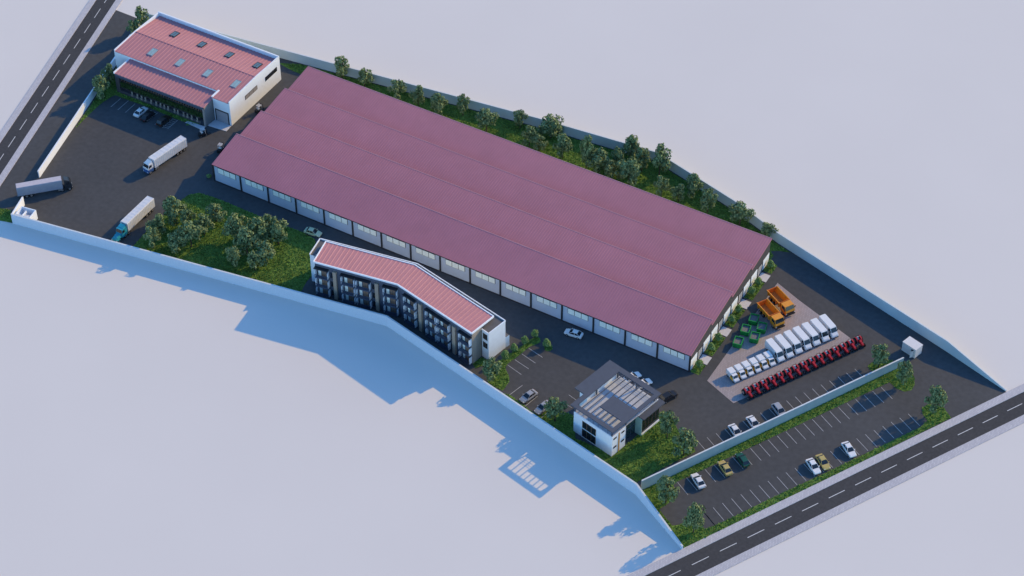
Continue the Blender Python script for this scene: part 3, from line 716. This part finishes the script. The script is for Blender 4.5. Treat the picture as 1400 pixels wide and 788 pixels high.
OT = [((195,44),12,24,'tree behind the rear corner of the showroom hall roof, taller one'), ((184,52),29,18,'tree half hidden behind the showroom hall roof edge, lower one'),
      ((151,115),88.6,17,'slim tree squeezed between the white wall and the lean-to corner'), ((139.4,133),106,25,'spreading tree on the grass bank in front of the lean-to corner'),
      ((672,519.6),492,30,'broad low tree beside the white end of the flats'), ((758.7,576),547.5,31,'tree at the west corner of the office beside the dark silver car'),
      ((912,599),563,27,'tree on the office lawn nearest the dark porch'), ((934.7,623),590,33,'tree on the office lawn nearest the dividing wall'),
      ((910,688),655,32,'tree at the west end of the lower car park below the dividing wall'), ((948,728),692,28,'tree at the south corner of the lower car park by the road pavement'),
      ((1276,565),531,29,'tree on the grass corner of the lower car park nearest the far wall'), ((1201,502),474,27,'tree above the dividing wall near the end of the tractor row'),
      ((1234,525),495,24,'tree at the north end of the dividing wall opposite the white cabin')]
for i, (b, t, wp, lab) in enumerate(OT): tree(b, t, wp, lab, 'single trees around the site', i+1, 1.12)
# shrubs
def shrub_proto(seed):
    r = random.Random(seed); cl = [(0, 0, .5, .36), (0, 0, .78, .2)]+[(.2*cos(t), .2*sin(t), .42+.2*(i % 2), .22) for i, t in enumerate((0, 1.3, 2.6, 3.9, 5.2))]
    return mesh_of('stem', MB().cyl((0, 0, 0), (0, 0, .5), .05, .03, 6), ['bark']), mesh_of('foliage', crown_mesh(seed, cl, .075, 70), ['leaf2'])
sps = [shrub_proto(s) for s in (21, 22, 23)]
def shrub(x, y, w_, h_, label, group, k):
    t = thing('shrub', label, 'shrub', (x, y, .05), k*1.1, group); t.scale = (w_, w_, h_)
    for nm, me in zip(('stem', 'foliage'), sps[k % 3]):
        o = bpy.data.objects.new(nm, me); COL.objects.link(o); o.parent = t
for i, y in enumerate((2.3, 8.3, 11.9, 18.6, 22.3, 29.2, 32.6, 39.3)):
    shrub(129.25, y, 2.2, 2.5, 'round green shrub at the warehouse gable, %s from the front corner' % ordn[i], 'shrubs along the warehouse gable', i)
for i, (b, yt) in enumerate((((690.5, 493.5), 478.5), ((703, 481), 470), ((717.5, 471.5), 459.5), ((731, 462.5), 450.5))):
    x, y = P(*b); shrub(x, y, 2.1, height(b, yt), 'small rounded shrub in the strip beside the flats, %s from the broad low tree' % ordn[i], 'shrubs beside the flats', i)
x, y = P(747.5, 475); shrub(x, y, 2.3, 2.6, 'single rounded shrub standing alone at the end of the small bays', None, 1)
x, y = P(286, 243); shrub(x, y, 1.6, 1.0, 'low green bush at the front left corner of the warehouse', None, 2)

# ------------------------------------------------------------------ vehicles
def ring(x, wb, zb, wm, zm, wt, zt): return [(x, -wb, zb), (x, wb, zb), (x, wm, zm), (x, wt, zt), (x, -wt, zt), (x, -wm, zm)]
def wheel(root, x, y, r, w_, name='wheel'):
    s = 1 if y > 0 else -1
    o = obj(name, MB().cyl((x, y-w_/2, r), (x, y+w_/2, r), r, n=14), 'tyre', root)
    obj('rim', MB().cyl((x, y+s*(w_/2-.02), r), (x, y+s*(w_/2+.015), r), r*.6, n=10), 'rim', o)
def car(paint, style, label, xy, hd, group=None):
    c = thing('car', label, 'car', (xy[0], xy[1], .05), hd, group)
    if style == 'suv':
        rs = [ring(-2.15, .7, .45, .80, .75, .74, 1.0), ring(-2.0, .8, .3, .9, .75, .82, 1.05), ring(-1.0, .82, .27, .93, .7, .84, 1.06), ring(.9, .82, .27, .93, .7, .84, 1.02), ring(1.7, .8, .3, .9, .66, .78, .95), ring(2.1, .7, .38, .8, .6, .66, .78), ring(2.2, .6, .45, .7, .58, .55, .66)]
        g = [(-1.95, .95, 1.03, .78), (-1.5, .2, 1.62, .64)]
    elif style == 'hatch':
        rs = [ring(-2.0, .7, .42, .78, .65, .72, .86), ring(-1.85, .78, .28, .87, .65, .78, .95), ring(-1.0, .8, .24, .89, .62, .8, .98), ring(.8, .8, .24, .89, .6, .8, .95), ring(1.5, .78, .26, .86, .58, .74, .86), ring(1.9, .7, .33, .78, .54, .62, .7), ring(2.0, .6, .4, .66, .52, .5, .6)]
        g = [(-1.8, .95, .95, .76), (-1.25, .15, 1.46, .6)]
    else:
        rs = [ring(-2.1, .7, .40, .78, .62, .7, .80), ring(-1.95, .78, .26, .88, .64, .78, .92), ring(-1.2, .8, .23, .9, .62, .8, .95), ring(.9, .8, .23, .9, .6, .8, .92), ring(1.6, .78, .25, .87, .58, .74, .82), ring(2.0, .7, .31, .78, .52, .62, .68), ring(2.12, .6, .38, .66, .5, .5, .58)]
        g = [(-1.65, .98, .92, .76), (-.98, .12, 1.42, .60)]
    obj('body', MB().loft(rs), paint, c)
    (b0, b1, bz, bw), (t0, t1, tz, tw) = g
    obj('windows', MB().loft([[(b0, -bw, bz), (b1, -bw, bz), (b1, bw, bz), (b0, bw, bz)], [(t0, -tw, tz), (t1, -tw, tz), (t1, tw, tz), (t0, tw, tz)]]), 'glass', c)
    rp = MB().loft([[(t0-.06, -tw-.03, tz-.03), (t1+.1, -tw-.03, tz-.03), (t1+.1, tw+.03, tz-.03), (t0-.06, tw+.03, tz-.03)], [(t0, -tw+.08, tz+.05), (t1, -tw+.08, tz+.05), (t1, tw-.08, tz+.05), (t0, tw-.08, tz+.05)]])
    # pillars
    for s in (-1, 1):
        for (xa, xb) in ((b0, t0), (b1, t1), ((b0+b1)/2-.1, (t0+t1)/2)):
            rp.cyl((xa, s*(bw+.01), bz-.02), (xb, s*(tw+.01), tz), .045, .04, 5)
    obj('roof', rp, paint, c)
    for sx in (-1.28, 1.28):
        for sy in (-.80, .80): wheel(c, sx, sy, .33, .2)
    xf = rs[-2][0][0]; xr = rs[0][0][0]
    for s in (-1, 1):
        obj('headlight', MB().box(xf-.12, xf+.06, s*.58-.14, s*.58+.14, .56, .68), 'lamp', c)
        obj('taillight', MB().box(xr-.02, xr+.1, s*.58-.15, s*.58+.15, .68, .8), 'tail', c)
        obj('wing_mirror', MB().box(b1-.35, b1-.2, s*.96-.09, s*.96+.09, .92, 1.04), paint, c)
    return c
G_ = 'cars parked around the site'
car('car_white', 'sedan', 'white saloon car nearest the lower car park\'s west tree', (143.95, -27.75), R(143), G_)
car('car_yellow', 'sedan', 'mustard yellow saloon parked below the dividing wall', (147.25, -21.75), R(143.5), G_)
car('car_green', 'hatch', 'bottle green car parked below the dividing wall beside the mustard one', (149.45, -17.85), R(144), G_)
car('car_white', 'sedan', 'white saloon side by side with a mustard car by the road pavement', (163.05, -12.05), R(-38), G_)
car('car_yellow', 'sedan', 'mustard car side by side with a white saloon by the road pavement', (164.3, -9.95), R(-38.5), G_)
car('car_white', 'sedan', 'white saloon parked alone by the road pavement', (167.6, -3.95), R(-38.5), G_)
car('car_white', 'sedan', 'white saloon in the upper bays nearest the office', (144.7, -11.35), R(-35.5), G_)
car('car_white', 'sedan', 'white saloon in the upper bays between another white one and a silver car', (147.0, -7.25), R(-35), G_)
car('car_silver', 'suv', 'silver grey car in the upper bays closest to the tractors', (150.25, -1.25), R(-34.5), G_)
car('car_lime', 'sedan', 'pale lime car driving between the warehouse and the yard lawn', (31.4, -4.0), R(6), G_)
car('car_white', 'sedan', 'white saloon driving along the warehouse front near the office', (100.6, -2.75), R(186), G_)
car('car_silver', 'sedan', 'light silver car parked by the wall between flats and office', (101.45, -24.5), R(-107), G_)
car('car_silver', 'sedan', 'grey car partly under the tree at the west corner of the office', (105.8, -25.8), R(-104), G_)
car('car_white', 'sedan', 'white car half under the office roof edge, the left of the pair', (118.2, -8.2), R(63), G_)
car('car_white', 'sedan', 'white car half under the office roof edge, the right of the pair', (121.2, -8.8), R(63), G_)
car('car_black', 'suv', 'black car parked beside the office porch roof corner', (127.7, -9.4), R(66), G_)
car('car_white', 'sedan', 'white saloon parked in front of the showroom lean-to', (-31.1, 11.7), R(88), G_)
car('car_black', 'sedan', 'black car parked in the bay next to the white saloon at the showroom', (-28.6, 11.2), R(88), G_)
car('car_brown', 'suv', 'dark brown car parked beside the hatched box at the showroom', (-24.0, 11.7), R(88), G_)

# forklifts
def forklift():
    f_ = thing('forklift', 'dark forklift with pale overhead guard on the asphalt near the showroom entrance', 'forklift', (0, 0, 0), 0, 'forklifts around the warehouse end')
    obj('body', MB().loft([ring(-1.1, .45, .35, .55, .7, .45, 1.05), ring(-.4, .5, .25, .6, .7, .5, 1.1), ring(.2, .5, .25, .58, .5, .5, .75), ring(.9, .5, .25, .58, .5, .5, .7)]), 'car_black', f_)
    gd_ = MB()
    for x in (-.45, .65):
        for y in (-.48, .48): gd_.cyl((x, y, .7), (x*.85, y*.9, 2.05), .045, n=6)
    for k in range(5): gd_.box(-.42+k*.23, -.34+k*.23, -.46, .46, 2.03, 2.1)
    gd_.box(-.45, .62, -.48, -.42, 2.02, 2.1).box(-.45, .62, .42, .48, 2.02, 2.1)
    obj('overhead_guard', gd_, 'car_white', f_)
    obj('mast', MB().box(.95, 1.08, -.42, -.32, .1, 2.0).box(.95, 1.08, .32, .42, .1, 2.0).box(.97, 1.06, -.32, .32, 1.85, 1.95).box(.97, 1.06, -.32, .32, .7, .8), 'dark', f_)
    obj('fork', MB().box(1.08, 1.14, -.35, -.22, .08, .7).box(1.14, 2.1, -.35, -.22, .08, .14).box(1.08, 1.14, .22, .35, .08, .7).box(1.14, 2.1, .22, .35, .08, .14), 'dark', f_)
    obj('seat', MB().box(-.35, .1, -.25, .25, 1.05, 1.2).box(-.45, -.33, -.25, .25, 1.1, 1.6), 'car_white', f_)
    for x, r in ((-.75, .26), (.7, .32)):
        for y in (-.5, .5): wheel(f_, x, y, r, .2)
    return f_
fk = forklift(); fk.location = (*P(277.5, 186), .05); fk.rotation_euler = (0, 0, R(60))
dup(fk, (*P(354.5, 153.5), .05), R(80), 'dark forklift between the white hall and the warehouse roof edge')
dup(fk, (*P(302, 207), .05), R(100), 'dark forklift half hidden behind the warehouse roof near its front corner')

# vans
def van():
    v = thing('van', '', 'van', (0, 0, 0), 0, 'white vans in a row on the paved court')
    rs = [ring(-2.9, .80, .4, .86, 1.2, .74, 2.45), ring(-2.75, .84, .32, .89, 1.2, .80, 2.52), ring(1.35, .84, .32, .89, 1.2, .80, 2.52), ring(1.6, .84, .32, .89, 1.15, .78, 2.42),
          ring(2.25, .84, .32, .89, 1.0, .76, 1.45), ring(2.75, .80, .35, .86, .8, .66, 1.12), ring(2.92, .70, .42, .76, .7, .56, .9)]
    obj('body', MB().loft(rs), 'car_white', v)
    obj('windscreen', MB().add([(1.66, -.70, 2.34), (1.66, .70, 2.34), (2.24, .73, 1.52), (2.24, -.73, 1.52), (1.60, -.70, 2.30), (1.60, .70, 2.30), (2.18, .73, 1.46), (2.18, -.73, 1.46)], [(3,2,1,0), (0,1,5,4), (1,2,6,5), (2,3,7,6), (3,0,4,7)]), 'glass', v)
    for s in (-1, 1):
        y0, y1 = s*.80, s*.905
        obj('side_window', MB().add([(1.05, y0*1.06, 1.5), (2.1, y0*1.03, 1.45), (1.62, y0*1.0, 2.25), (1.05, y0*1.01, 2.25), (1.05, y1*.99, 1.5), (2.1, y1*.96, 1.45), (1.62, y1*.92, 2.25), (1.05, y1*.93, 2.25)], [(0,1,2,3), (7,6,5,4), (0,4,5,1), (1,5,6,2), (2,6,7,3), (3,7,4,0)]), 'glass', v)
        obj('headlight', MB().box(2.7, 2.88, s*.62-.13, s*.62+.13, .78, .98), 'lamp', v)
        obj('wing_mirror', MB().box(1.85, 2.0, s*1.03-.1, s*1.03+.1, 1.4, 1.75), 'dark', v)
    obj('bumper', MB().box(2.78, 2.97, -.74, .74, .36, .56), 'dark', v)
    for x in (-1.7, 1.9):
        for y in (-.78, .78): wheel(v, x, y, .34, .22)
    return v
V0 = van(); a = Vector((142.0, 14.2)); b = Vector((149.15, 27.1)); VL = ['closest to the small amber-sided trucks', 'second from the small trucks', 'third from the small trucks', 'in the middle of the seven', 'third from the outer court edge', 'second from the outer court edge', 'at the outer end of the row']
for i in range(7):
    q = a.lerp(b, i/6); l = 'long white high-roof van on the paved court, '+VL[i]
    if i == 0: V0.location = (q.x, q.y, .05); V0.rotation_euler = (0, 0, R(-32)); V0['label'] = l
    else: dup(V0, (q.x, q.y, .05), R(-32+random.uniform(-.8, .8)), l)
# small trucks
def mini():
    v = thing('small_truck', '', 'truck', (0, 0, 0), 0, 'small white trucks in a row on the paved court')
    obj('cargo_box', MB().loft([[(-1.75, -.74, .55), (.0, -.74, .55), (.0, .74, .55), (-1.75, .74, .55)], [(-1.75, -.74, 1.78), (.0, -.74, 1.78), (.0, .74, 1.78), (-1.75, .74, 1.78)], [(-1.7, -.68, 1.84), (-.05, -.68, 1.84), (-.05, .68, 1.84), (-1.7, .68, 1.84)]]), 'car_white', v)
    obj('chassis', MB().box(-1.7, 1.3, -.5, .5, .35, .55), 'dark', v)
    obj('cab', MB().loft([ring(.1, .66, .38, .72, .8, .58, 1.62), ring(.75, .66, .38, .72, .8, .58, 1.62), ring(1.12, .66, .38, .72, .75, .62, 1.05), ring(1.6, .62, .42, .66, .66, .54, .86), ring(1.7, .55, .45, .58, .6, .46, .72)]), 'car_white', v)
    obj('windscreen', MB().add([(.80, -.52, 1.57), (.80, .52, 1.57), (1.13, .57, 1.10), (1.13, -.57, 1.10), (.74, -.52, 1.52), (.74, .52, 1.52), (1.07, .57, 1.05), (1.07, -.57, 1.05)], [(3,2,1,0), (0,1,5,4), (1,2,6,5), (2,3,7,6), (3,0,4,7)]), 'glass', v)
    for s in (-1, 1):
        obj('side_panel', MB().loft([[(-.05, s*.66, .42), (1.1, s*.66, .42), (1.1, s*.78, .42), (-.05, s*.78, .42)], [(-.05, s*.60, 1.22), (.95, s*.60, 1.22), (.95, s*.77, 1.12), (-.05, s*.77, 1.22)]]), 'mini_orange', v)
        obj('side_window', MB().box(.2, .72, s*.645-.03, s*.645+.03, 1.16, 1.5), 'glass', v)
        obj('headlight', MB().box(1.52, 1.68, s*.48-.1, s*.48+.1, .6, .74), 'lamp', v)
    for x in (-1.1, 1.15):
        for y in (-.64, .64): wheel(v, x, y, .3, .18)
    return v
T0 = mini(); a = Vector((137.15, 3.05)); b = Vector((141.95, 11.55)); ML = ['farthest from the vans', 'second counting toward the vans', 'third counting toward the vans', 'fourth counting toward the vans', 'next to last before the vans', 'beside the first long van']
for i in range(6):
    q = a.lerp(b, i/5); l = 'small white box truck with amber side panels, '+ML[i]
    if i == 0: T0.location = (q.x, q.y, .05); T0.rotation_euler = (0, 0, R(-31)); T0['label'] = l
    else: dup(T0, (q.x, q.y, .05), R(-31+random.uniform(-1, 1)), l)
# tractors
def tractor():
    v = thing('tractor', '', 'tractor', (0, 0, 0), 0, 'red tractors in a row along the court edge')
    obj('bonnet', MB().loft([ring(.1, .26, .75, .32, 1.0, .23, 1.34), ring(.9, .26, .72, .32, .95, .22, 1.28), ring(1.5, .22, .7, .28, .9, .18, 1.15), ring(1.6, .18, .74, .22, .9, .12, 1.03)]), 'red', v)
    obj('chassis', MB().box(-1.0, 1.5, -.22, .22, .45, .76), 'dark', v)
    for s in (-1, 1):
        fm = MB()
        y0, y1 = s*.36, s*.70
        pts = [(.06+-.62+.82*cos(t), .78+.80*sin(t)) for t in (R(15), R(55), R(90), R(130), R(160))]
        for i in range(4):
            (xa, za), (xb, zb) = pts[i], pts[i+1]
            fm.add([(xa, y0, za), (xa, y1, za), (xb, y1, zb), (xb, y0, zb), (xa, y0, za-.06), (xa, y1, za-.06), (xb, y1, zb-.06), (xb, y0, zb-.06)], [(0,1,2,3), (7,6,5,4), (0,4,5,1), (1,5,6,2), (2,6,7,3), (3,7,4,0)])
        obj('fender', fm, 'red', v)
    obj('platform', MB().box(-.95, .15, -.4, .4, .72, .84), 'dark', v)
    obj('seat', MB().box(-.75, -.3, -.22, .22, 1.0, 1.12).box(-.85, -.73, -.22, .22, 1.0, 1.5), 'tarp', v)
    obj('steering_wheel', MB().cyl((-.05, 0, 1.35), (-.08, 0, 1.38), .2, n=12).cyl((.1, 0, 1.2), (-.05, 0, 1.35), .03, n=6), 'dark', v)
    obj('roll_bar', MB().cyl((-1.0, -.45, .8), (-1.0, -.42, 1.75), .045, n=6).cyl((-1.0, .45, .8), (-1.0, .42, 1.75), .045, n=6).cyl((-1.0, -.42, 1.75), (-1.0, .42, 1.75), .045, n=6), 'dark', v)
    obj('exhaust', MB().cyl((.9, .2, 1.3), (.9, .2, 1.8), .035, n=6), 'dark', v)
    obj('axle', MB().cyl((1.2, -.6, .42), (1.2, .6, .42), .06, n=6).cyl((-.56, -.8, .72), (-.56, .8, .72), .09, n=6), 'dark', v)
    for y in (-.74, .74):
        wheel(v, -.56, y, .72, .36, 'rear_wheel')
        wheel(v, 1.2, y*.86, .42, .24, 'front_wheel')
    return v
R0 = tractor(); a = Vector((142.15, 0.15)); b = Vector((156.75, 26.75))
for i in range(15):
    q = a.lerp(b, i/14); l = 'red tractor in the row on the court edge, %s from the office side end' % ordn[i]
    if i == 0: R0.location = (q.x, q.y, .05); R0.rotation_euler = (0, 0, R(-33)); R0['label'] = l
    else: dup(R0, (q.x, q.y, .05), R(-33+random.uniform(-2, 2)), l)
# dump trucks
def dumper():
    v = thing('dump_truck', '', 'dump truck', (0, 0, 0), 0, 'orange dump trucks on the paved court')
    obj('chassis', MB().box(-3.6, 3.6, -.45, .45, .7, 1.05), 'dark', v)
    t_ = MB(); x0, x1, w0, w1, zb, zt = -3.75, 1.35, 1.0, 1.38, 1.15, 2.55
    def wallq(a, b, c, d, th): t_.add([a, b, c, d]+[tuple(Vector(q)+Vector(th)) for q in (a, b, c, d)], [(0,1,2,3), (7,6,5,4), (0,4,5,1), (1,5,6,2), (2,6,7,3), (3,7,4,0)])
    for s in (-1, 1): wallq((x0, s*w0, zb), (x1, s*w0, zb), (x1, s*w1, zt), (x0, s*w1, zt), (0, -s*.12, 0))
    obj('tipper_side', t_, 'truck_orange', v)
    e_ = MB()
    e_.add([(x0, -w0, zb), (x0, w0, zb), (x0, w1, zt), (x0, -w1, zt), (x0+.12, -w0, zb), (x0+.12, w0, zb), (x0+.12, w1, zt), (x0+.12, -w1, zt)], [(0,3,2,1), (4,5,6,7), (0,4,7,3), (1,2,6,5), (3,7,6,2)])
    obj('tipper_board', e_, 'bed_orange', v); e_ = MB()
    e_.add([(x1-.12, -w0, zb), (x1-.12, w0, zb), (x1-.12, w1, zt+.25), (x1-.12, -w1, zt+.25), (x1, -w0, zb), (x1, w0, zb), (x1, w1, zt+.25), (x1, -w1, zt+.25)], [(0,3,2,1), (4,5,6,7), (0,4,7,3), (1,2,6,5), (3,7,6,2)])
    obj('tipper_board', e_, 'bed_orange', v)
    obj('tipper_floor', MB().box(x0+.12, x1-.12, -w0, w0, zb-.12, zb+.02), 'bed_floor', v)
    rim_ = MB().box(x0-.05, x1+.05, -w1-.08, -w1+.1, zt, zt+.1).box(x0-.05, x1+.05, w1-.1, w1+.08, zt, zt+.1)
    for k in range(5): 
        for s in (-1, 1): rim_.box(x0+.4+k*1.05, x0+.52+k*1.05, min(s*1.1, s*1.4), max(s*1.1, s*1.4), 1.2, 2.5)
    obj('tipper_rib', rim_, 'truck_orange', v)
    obj('cab', MB().loft([ring(1.55, 1.2, .75, 1.27, 1.5, 1.18, 2.85), ring(3.1, 1.2, .75, 1.27, 1.5, 1.18, 2.85), ring(3.55, 1.2, .75, 1.27, 1.45, 1.2, 1.95), ring(3.75, 1.18, .75, 1.25, 1.2, 1.18, 1.5)]), 'truck_orange', v)
    obj('windscreen', MB().add([(3.16, -1.08, 2.76), (3.16, 1.08, 2.76), (3.58, 1.12, 1.98), (3.58, -1.12, 1.98), (3.08, -1.08, 2.72), (3.08, 1.08, 2.72), (3.5, 1.12, 1.94), (3.5, -1.12, 1.94)], [(3,2,1,0), (0,1,5,4), (1,2,6,5), (2,3,7,6), (3,0,4,7)]), 'glass', v)
    obj('grille', MB().box(3.7, 3.8, -.95, .95, .95, 1.35), 'dark', v)
    obj('bumper', MB().box(3.55, 3.9, -1.25, 1.25, .5, .85), 'dark', v)
    for s in (-1, 1):
        obj('side_window', MB().box(2.1, 3.05, s*1.235-.03, s*1.235+.03, 1.9, 2.6), 'glass', v)
        obj('headlight', MB().box(3.72, 3.82, s*1.08-.12, s*1.08+.12, 1.0, 1.2), 'lamp', v)
        obj('wing_mirror', MB().box(3.3, 3.42, s*1.42-.1, s*1.42+.1, 1.9, 2.5), 'dark', v)
    for x in (-2.6, -1.4, 2.5):
        for y in (-1.02, 1.02): wheel(v, x, y, .52, .34)
    return v
D0 = dumper(); D0.location = (136.4, 24.0, .05); D0.rotation_euler = (0, 0, R(-31)); D0['label'] = 'orange dump truck with empty bed, the one nearer the green bins'
dup(D0, (136.6, 28.9, .05), R(-30.5), 'orange dump truck with empty bed, the one farther from the green bins')
# bins
def skip():
    v = thing('skip_bin', '', 'skip', (0, 0, 0), 0, 'green open skips on the paved court')
    w_, l_, h_ = .95, 1.2, 1.25
    sh = MB().box(-l_, l_, -w_, -w_+.08, .15, h_).box(-l_, l_, w_-.08, w_, .15, h_).box(-l_, -l_+.08, -w_+.08, w_-.08, .15, h_).box(l_-.08, l_, -w_+.08, w_-.08, .15, h_)
    obj('shell', sh, 'bin', v)
    obj('lining', MB().box(-l_+.08, l_-.08, -w_+.08, w_-.08, .15, 1.0), 'mesh', v)
    rm = MB().box(-l_-.06, l_+.06, -w_-.06, -w_+.12, h_, h_+.1).box(-l_-.06, l_+.06, w_-.12, w_+.06, h_, h_+.1).box(-l_-.06, -l_+.12, -w_+.12, w_-.12, h_, h_+.1).box(l_-.12, l_+.06, -w_+.12, w_-.12, h_, h_+.1)
    obj('top_rail', rm, 'bin', v)
    rb = MB()
    for x in (-.7, 0, .7): rb.box(x-.05, x+.05, -w_-.05, -w_, .2, h_).box(x-.05, x+.05, w_, w_+.05, .2, h_)
    for y in (-.5, .5): rb.box(-l_-.05, -l_, y-.05, y+.05, .2, h_).box(l_, l_+.05, y-.05, y+.05, .2, h_)
    obj('rib', rb, 'bin', v)
    obj('foot', MB().box(-l_+.1, l_-.1, -.6, -.45, 0, .15).box(-l_+.1, l_-.1, .45, .6, 0, .15), 'dark', v)
    return v
B0 = skip(); BL = [((133.5, 21.3), 'nearest the near orange dump truck'), ((136.2, 19.8), 'nearest the white vans'), ((133.4, 17.3), 'middle one along the shrubs'), ((136.15, 16.2), 'lower one on the van side'), ((133.6, 13.0), 'nearest the small trucks')]
for i, (q, l) in enumerate(BL):
    l = 'green open-topped steel skip on the court, '+l
    if i == 0: B0.location = (*q, .05); B0.rotation_euler = (0, 0, R(102)); B0['label'] = l
    else: dup(B0, (*q, .05), R(102+(-3, 2, 0, 1, -2)[i]), l)

# articulated lorries (x forward, origin under the trailer's rear)
def lorry(label, loc, hd, tmat, style, tl=10.8, bend=0.0):
    v = thing('lorry', label, 'lorry', (*loc, .04), hd, 'lorries in the yard')
    tr = MB(); h0, h1, w_ = 1.0, 3.45, 1.0
    tr.loft([[(0, -w_, h0), (tl, -w_, h0), (tl, w_, h0), (0, w_, h0)], [(0, -w_, h1-.12), (tl, -w_, h1-.12), (tl, w_, h1-.12), (0, w_, h1-.12)], [(0.05, -w_+.14, h1), (tl-.05, -w_+.14, h1), (tl-.05, w_-.14, h1), (0.05, w_-.14, h1)]])
    trailer = obj('trailer', tr, tmat, v)
    rb = MB(); n = 18
    for k in range(n+1):
        x = .04+k*(tl-.12)/n
        for s in (-1, 1): rb.box(x, x+.05, min(s*w_, s*(w_+.035)), max(s*w_, s*(w_+.035)), h0, h1-.14)
        if k % 2 == 0: rb.box(x, x+.06, -w_+.15, w_-.15, h1, h1+.03)
    for s in (-1, 1): rb.box(0, tl, min(s*(w_-.16), s*(w_-.1)), max(s*(w_-.16), s*(w_-.1)), h1-.02, h1+.035)
    obj('tarp_rib', rb, tmat, trailer)
    if style == 'dark': obj('trailer_roof', MB().box(.1, tl-.1, -w_+.17, w_-.17, h1+.002, h1+.045), 'roof_tarp', trailer)
    obj('chassis', MB().box(.3, tl+1.6, -.4, .4, .65, 1.0), 'dark', v)
    if style == 'conv':
        paint = 'cab_teal'
        obj('cab', MB().loft([ring(tl+.35, .95, .7, 1.0, 1.5, .9, 2.9), ring(tl+1.9, .95, .7, 1.0, 1.5, .86, 2.85), ring(tl+2.2, .92, .7, .97, 1.3, .84, 1.95)]), paint, v)
        obj('bonnet', MB().loft([ring(tl+2.2, .7, .75, .85, 1.2, .62, 1.85), ring(tl+3.6, .62, .75, .74, 1.15, .52, 1.7), ring(tl+4.1, .55, .75, .64, 1.0, .42, 1.4)]), paint, v)
        obj('fairing', MB().loft([ring(tl+.4, .8, 2.85, .85, 3.0, .7, 3.3), ring(tl+1.4, .78, 2.85, .8, 2.9, .6, 2.98)]), paint, v)
        obj('windscreen', MB().add([(tl+1.95, -.78, 2.75), (tl+1.95, .78, 2.75), (tl+2.22, .8, 2.0), (tl+2.22, -.8, 2.0), (tl+1.88, -.78, 2.7), (tl+1.88, .78, 2.7), (tl+2.14, .8, 1.95), (tl+2.14, -.8, 1.95)], [(3,2,1,0), (0,1,5,4), (1,2,6,5), (2,3,7,6), (3,0,4,7)]), 'glass', v)
        ends = (tl+3.5, tl+1.0, tl-.2)
        obj('bumper', MB().box(tl+3.9, tl+4.25, -.9, .9, .45, .75), 'rim', v)
        for s in (-1, 1):
            obj('mudguard', MB().loft([[(tl+2.9, s*.6, .75), (tl+4.0, s*.6, .75), (tl+4.0, s*.95, .75), (tl+2.9, s*.95, .75)], [(tl+3.1, s*.6, 1.12), (tl+3.9, s*.6, 1.12), (tl+3.9, s*.92, 1.1), (tl+3.1, s*.92, 1.1)]]), paint, v)
            obj('headlight', MB().box(tl+4.0, tl+4.12, s*.7-.12, s*.7+.12, .85, 1.05), 'lamp', v)
            obj('exhaust_stack', MB().cyl((tl+.3, s*.85, .8), (tl+.3, s*.85, 3.4), .07, n=8), 'rim', v)
            obj('side_window', MB().box(tl+1.2, tl+1.95, s*.955-.03, s*.955+.03, 1.9, 2.6), 'glass', v)
    else:
        up, lowm = ('car_white', 'cab_blue') if style == 'blue' else ('cab_dark', 'cab_dark')
        obj('cab', MB().loft([ring(tl+.45, .95, 1.5, 1.0, 1.9, .9, 2.95), ring(tl+1.7, .95, 1.5, 1.0, 1.9, .88, 2.85), ring(tl+2.05, .95, 1.5, 1.0, 1.7, .95, 2.05), ring(tl+2.12, .94, 1.48, .98, 1.6, .93, 1.8)]), up, v)
        obj('cab_base', MB().loft([ring(tl+.45, .9, .5, 1.0, 1.0, .98, 1.5), ring(tl+2.0, .9, .5, 1.0, 1.0, .98, 1.5), ring(tl+2.2, .88, .5, .97, 1.0, .93, 1.46)]), lowm, v)
        obj('windscreen', MB().add([(tl+1.76, -.82, 2.78), (tl+1.76, .82, 2.78), (tl+2.09, .88, 2.02), (tl+2.09, -.88, 2.02), (tl+1.7, -.82, 2.74), (tl+1.7, .82, 2.74), (tl+2.02, .88, 1.98), (tl+2.02, -.88, 1.98)], [(3,2,1,0), (0,1,5,4), (1,2,6,5), (2,3,7,6), (3,0,4,7)]), 'glass', v)
        obj('fairing', MB().loft([ring(tl+.5, .8, 2.9, .85, 3.05, .7, 3.4), ring(tl+1.5, .75, 2.85, .78, 2.9, .6, 2.98)]), up, v)
        ends = (tl+1.5, tl-.3)
        for s in (-1, 1):
            obj('side_window', MB().box(tl+.9, tl+1.65, s*.965-.03, s*.965+.03, 1.95, 2.65), 'glass', v)
            obj('headlight', MB().box(tl+2.12, tl+2.24, s*.72-.14, s*.72+.14, .75, .95), 'lamp', v)
            obj('wing_mirror', MB().box(tl+1.8, tl+1.9, s*1.12-.08, s*1.12+.08, 1.9, 2.5), 'dark', v)
            obj('fuel_tank', MB().box(tl-.2+.6-1.6, tl-.2, s*.9-.12, s*.9+.12, .5, .95), 'rim', v)
    for x in (1.0, 2.1, 3.2)+ends:
        for y in (-.78, .78): wheel(v, x, y, .5, .34)
    return v
lorry('dark cab lorry with slate grey tarpaulin trailer passing the yard gate', (-37.15, -28.5), R(45.8), 'tarpd', 'dark')
lorry('white cab lorry with blue base and pale grey tarpaulin trailer in the open yard', (-13.65, 6.5), R(-99.5), 'tarp', 'blue')
lorry('turquoise long-nosed lorry with pale box trailer by the south-west wall', (-6.95, -15.5), R(-89.5), 'tarp', 'conv', 10.4)
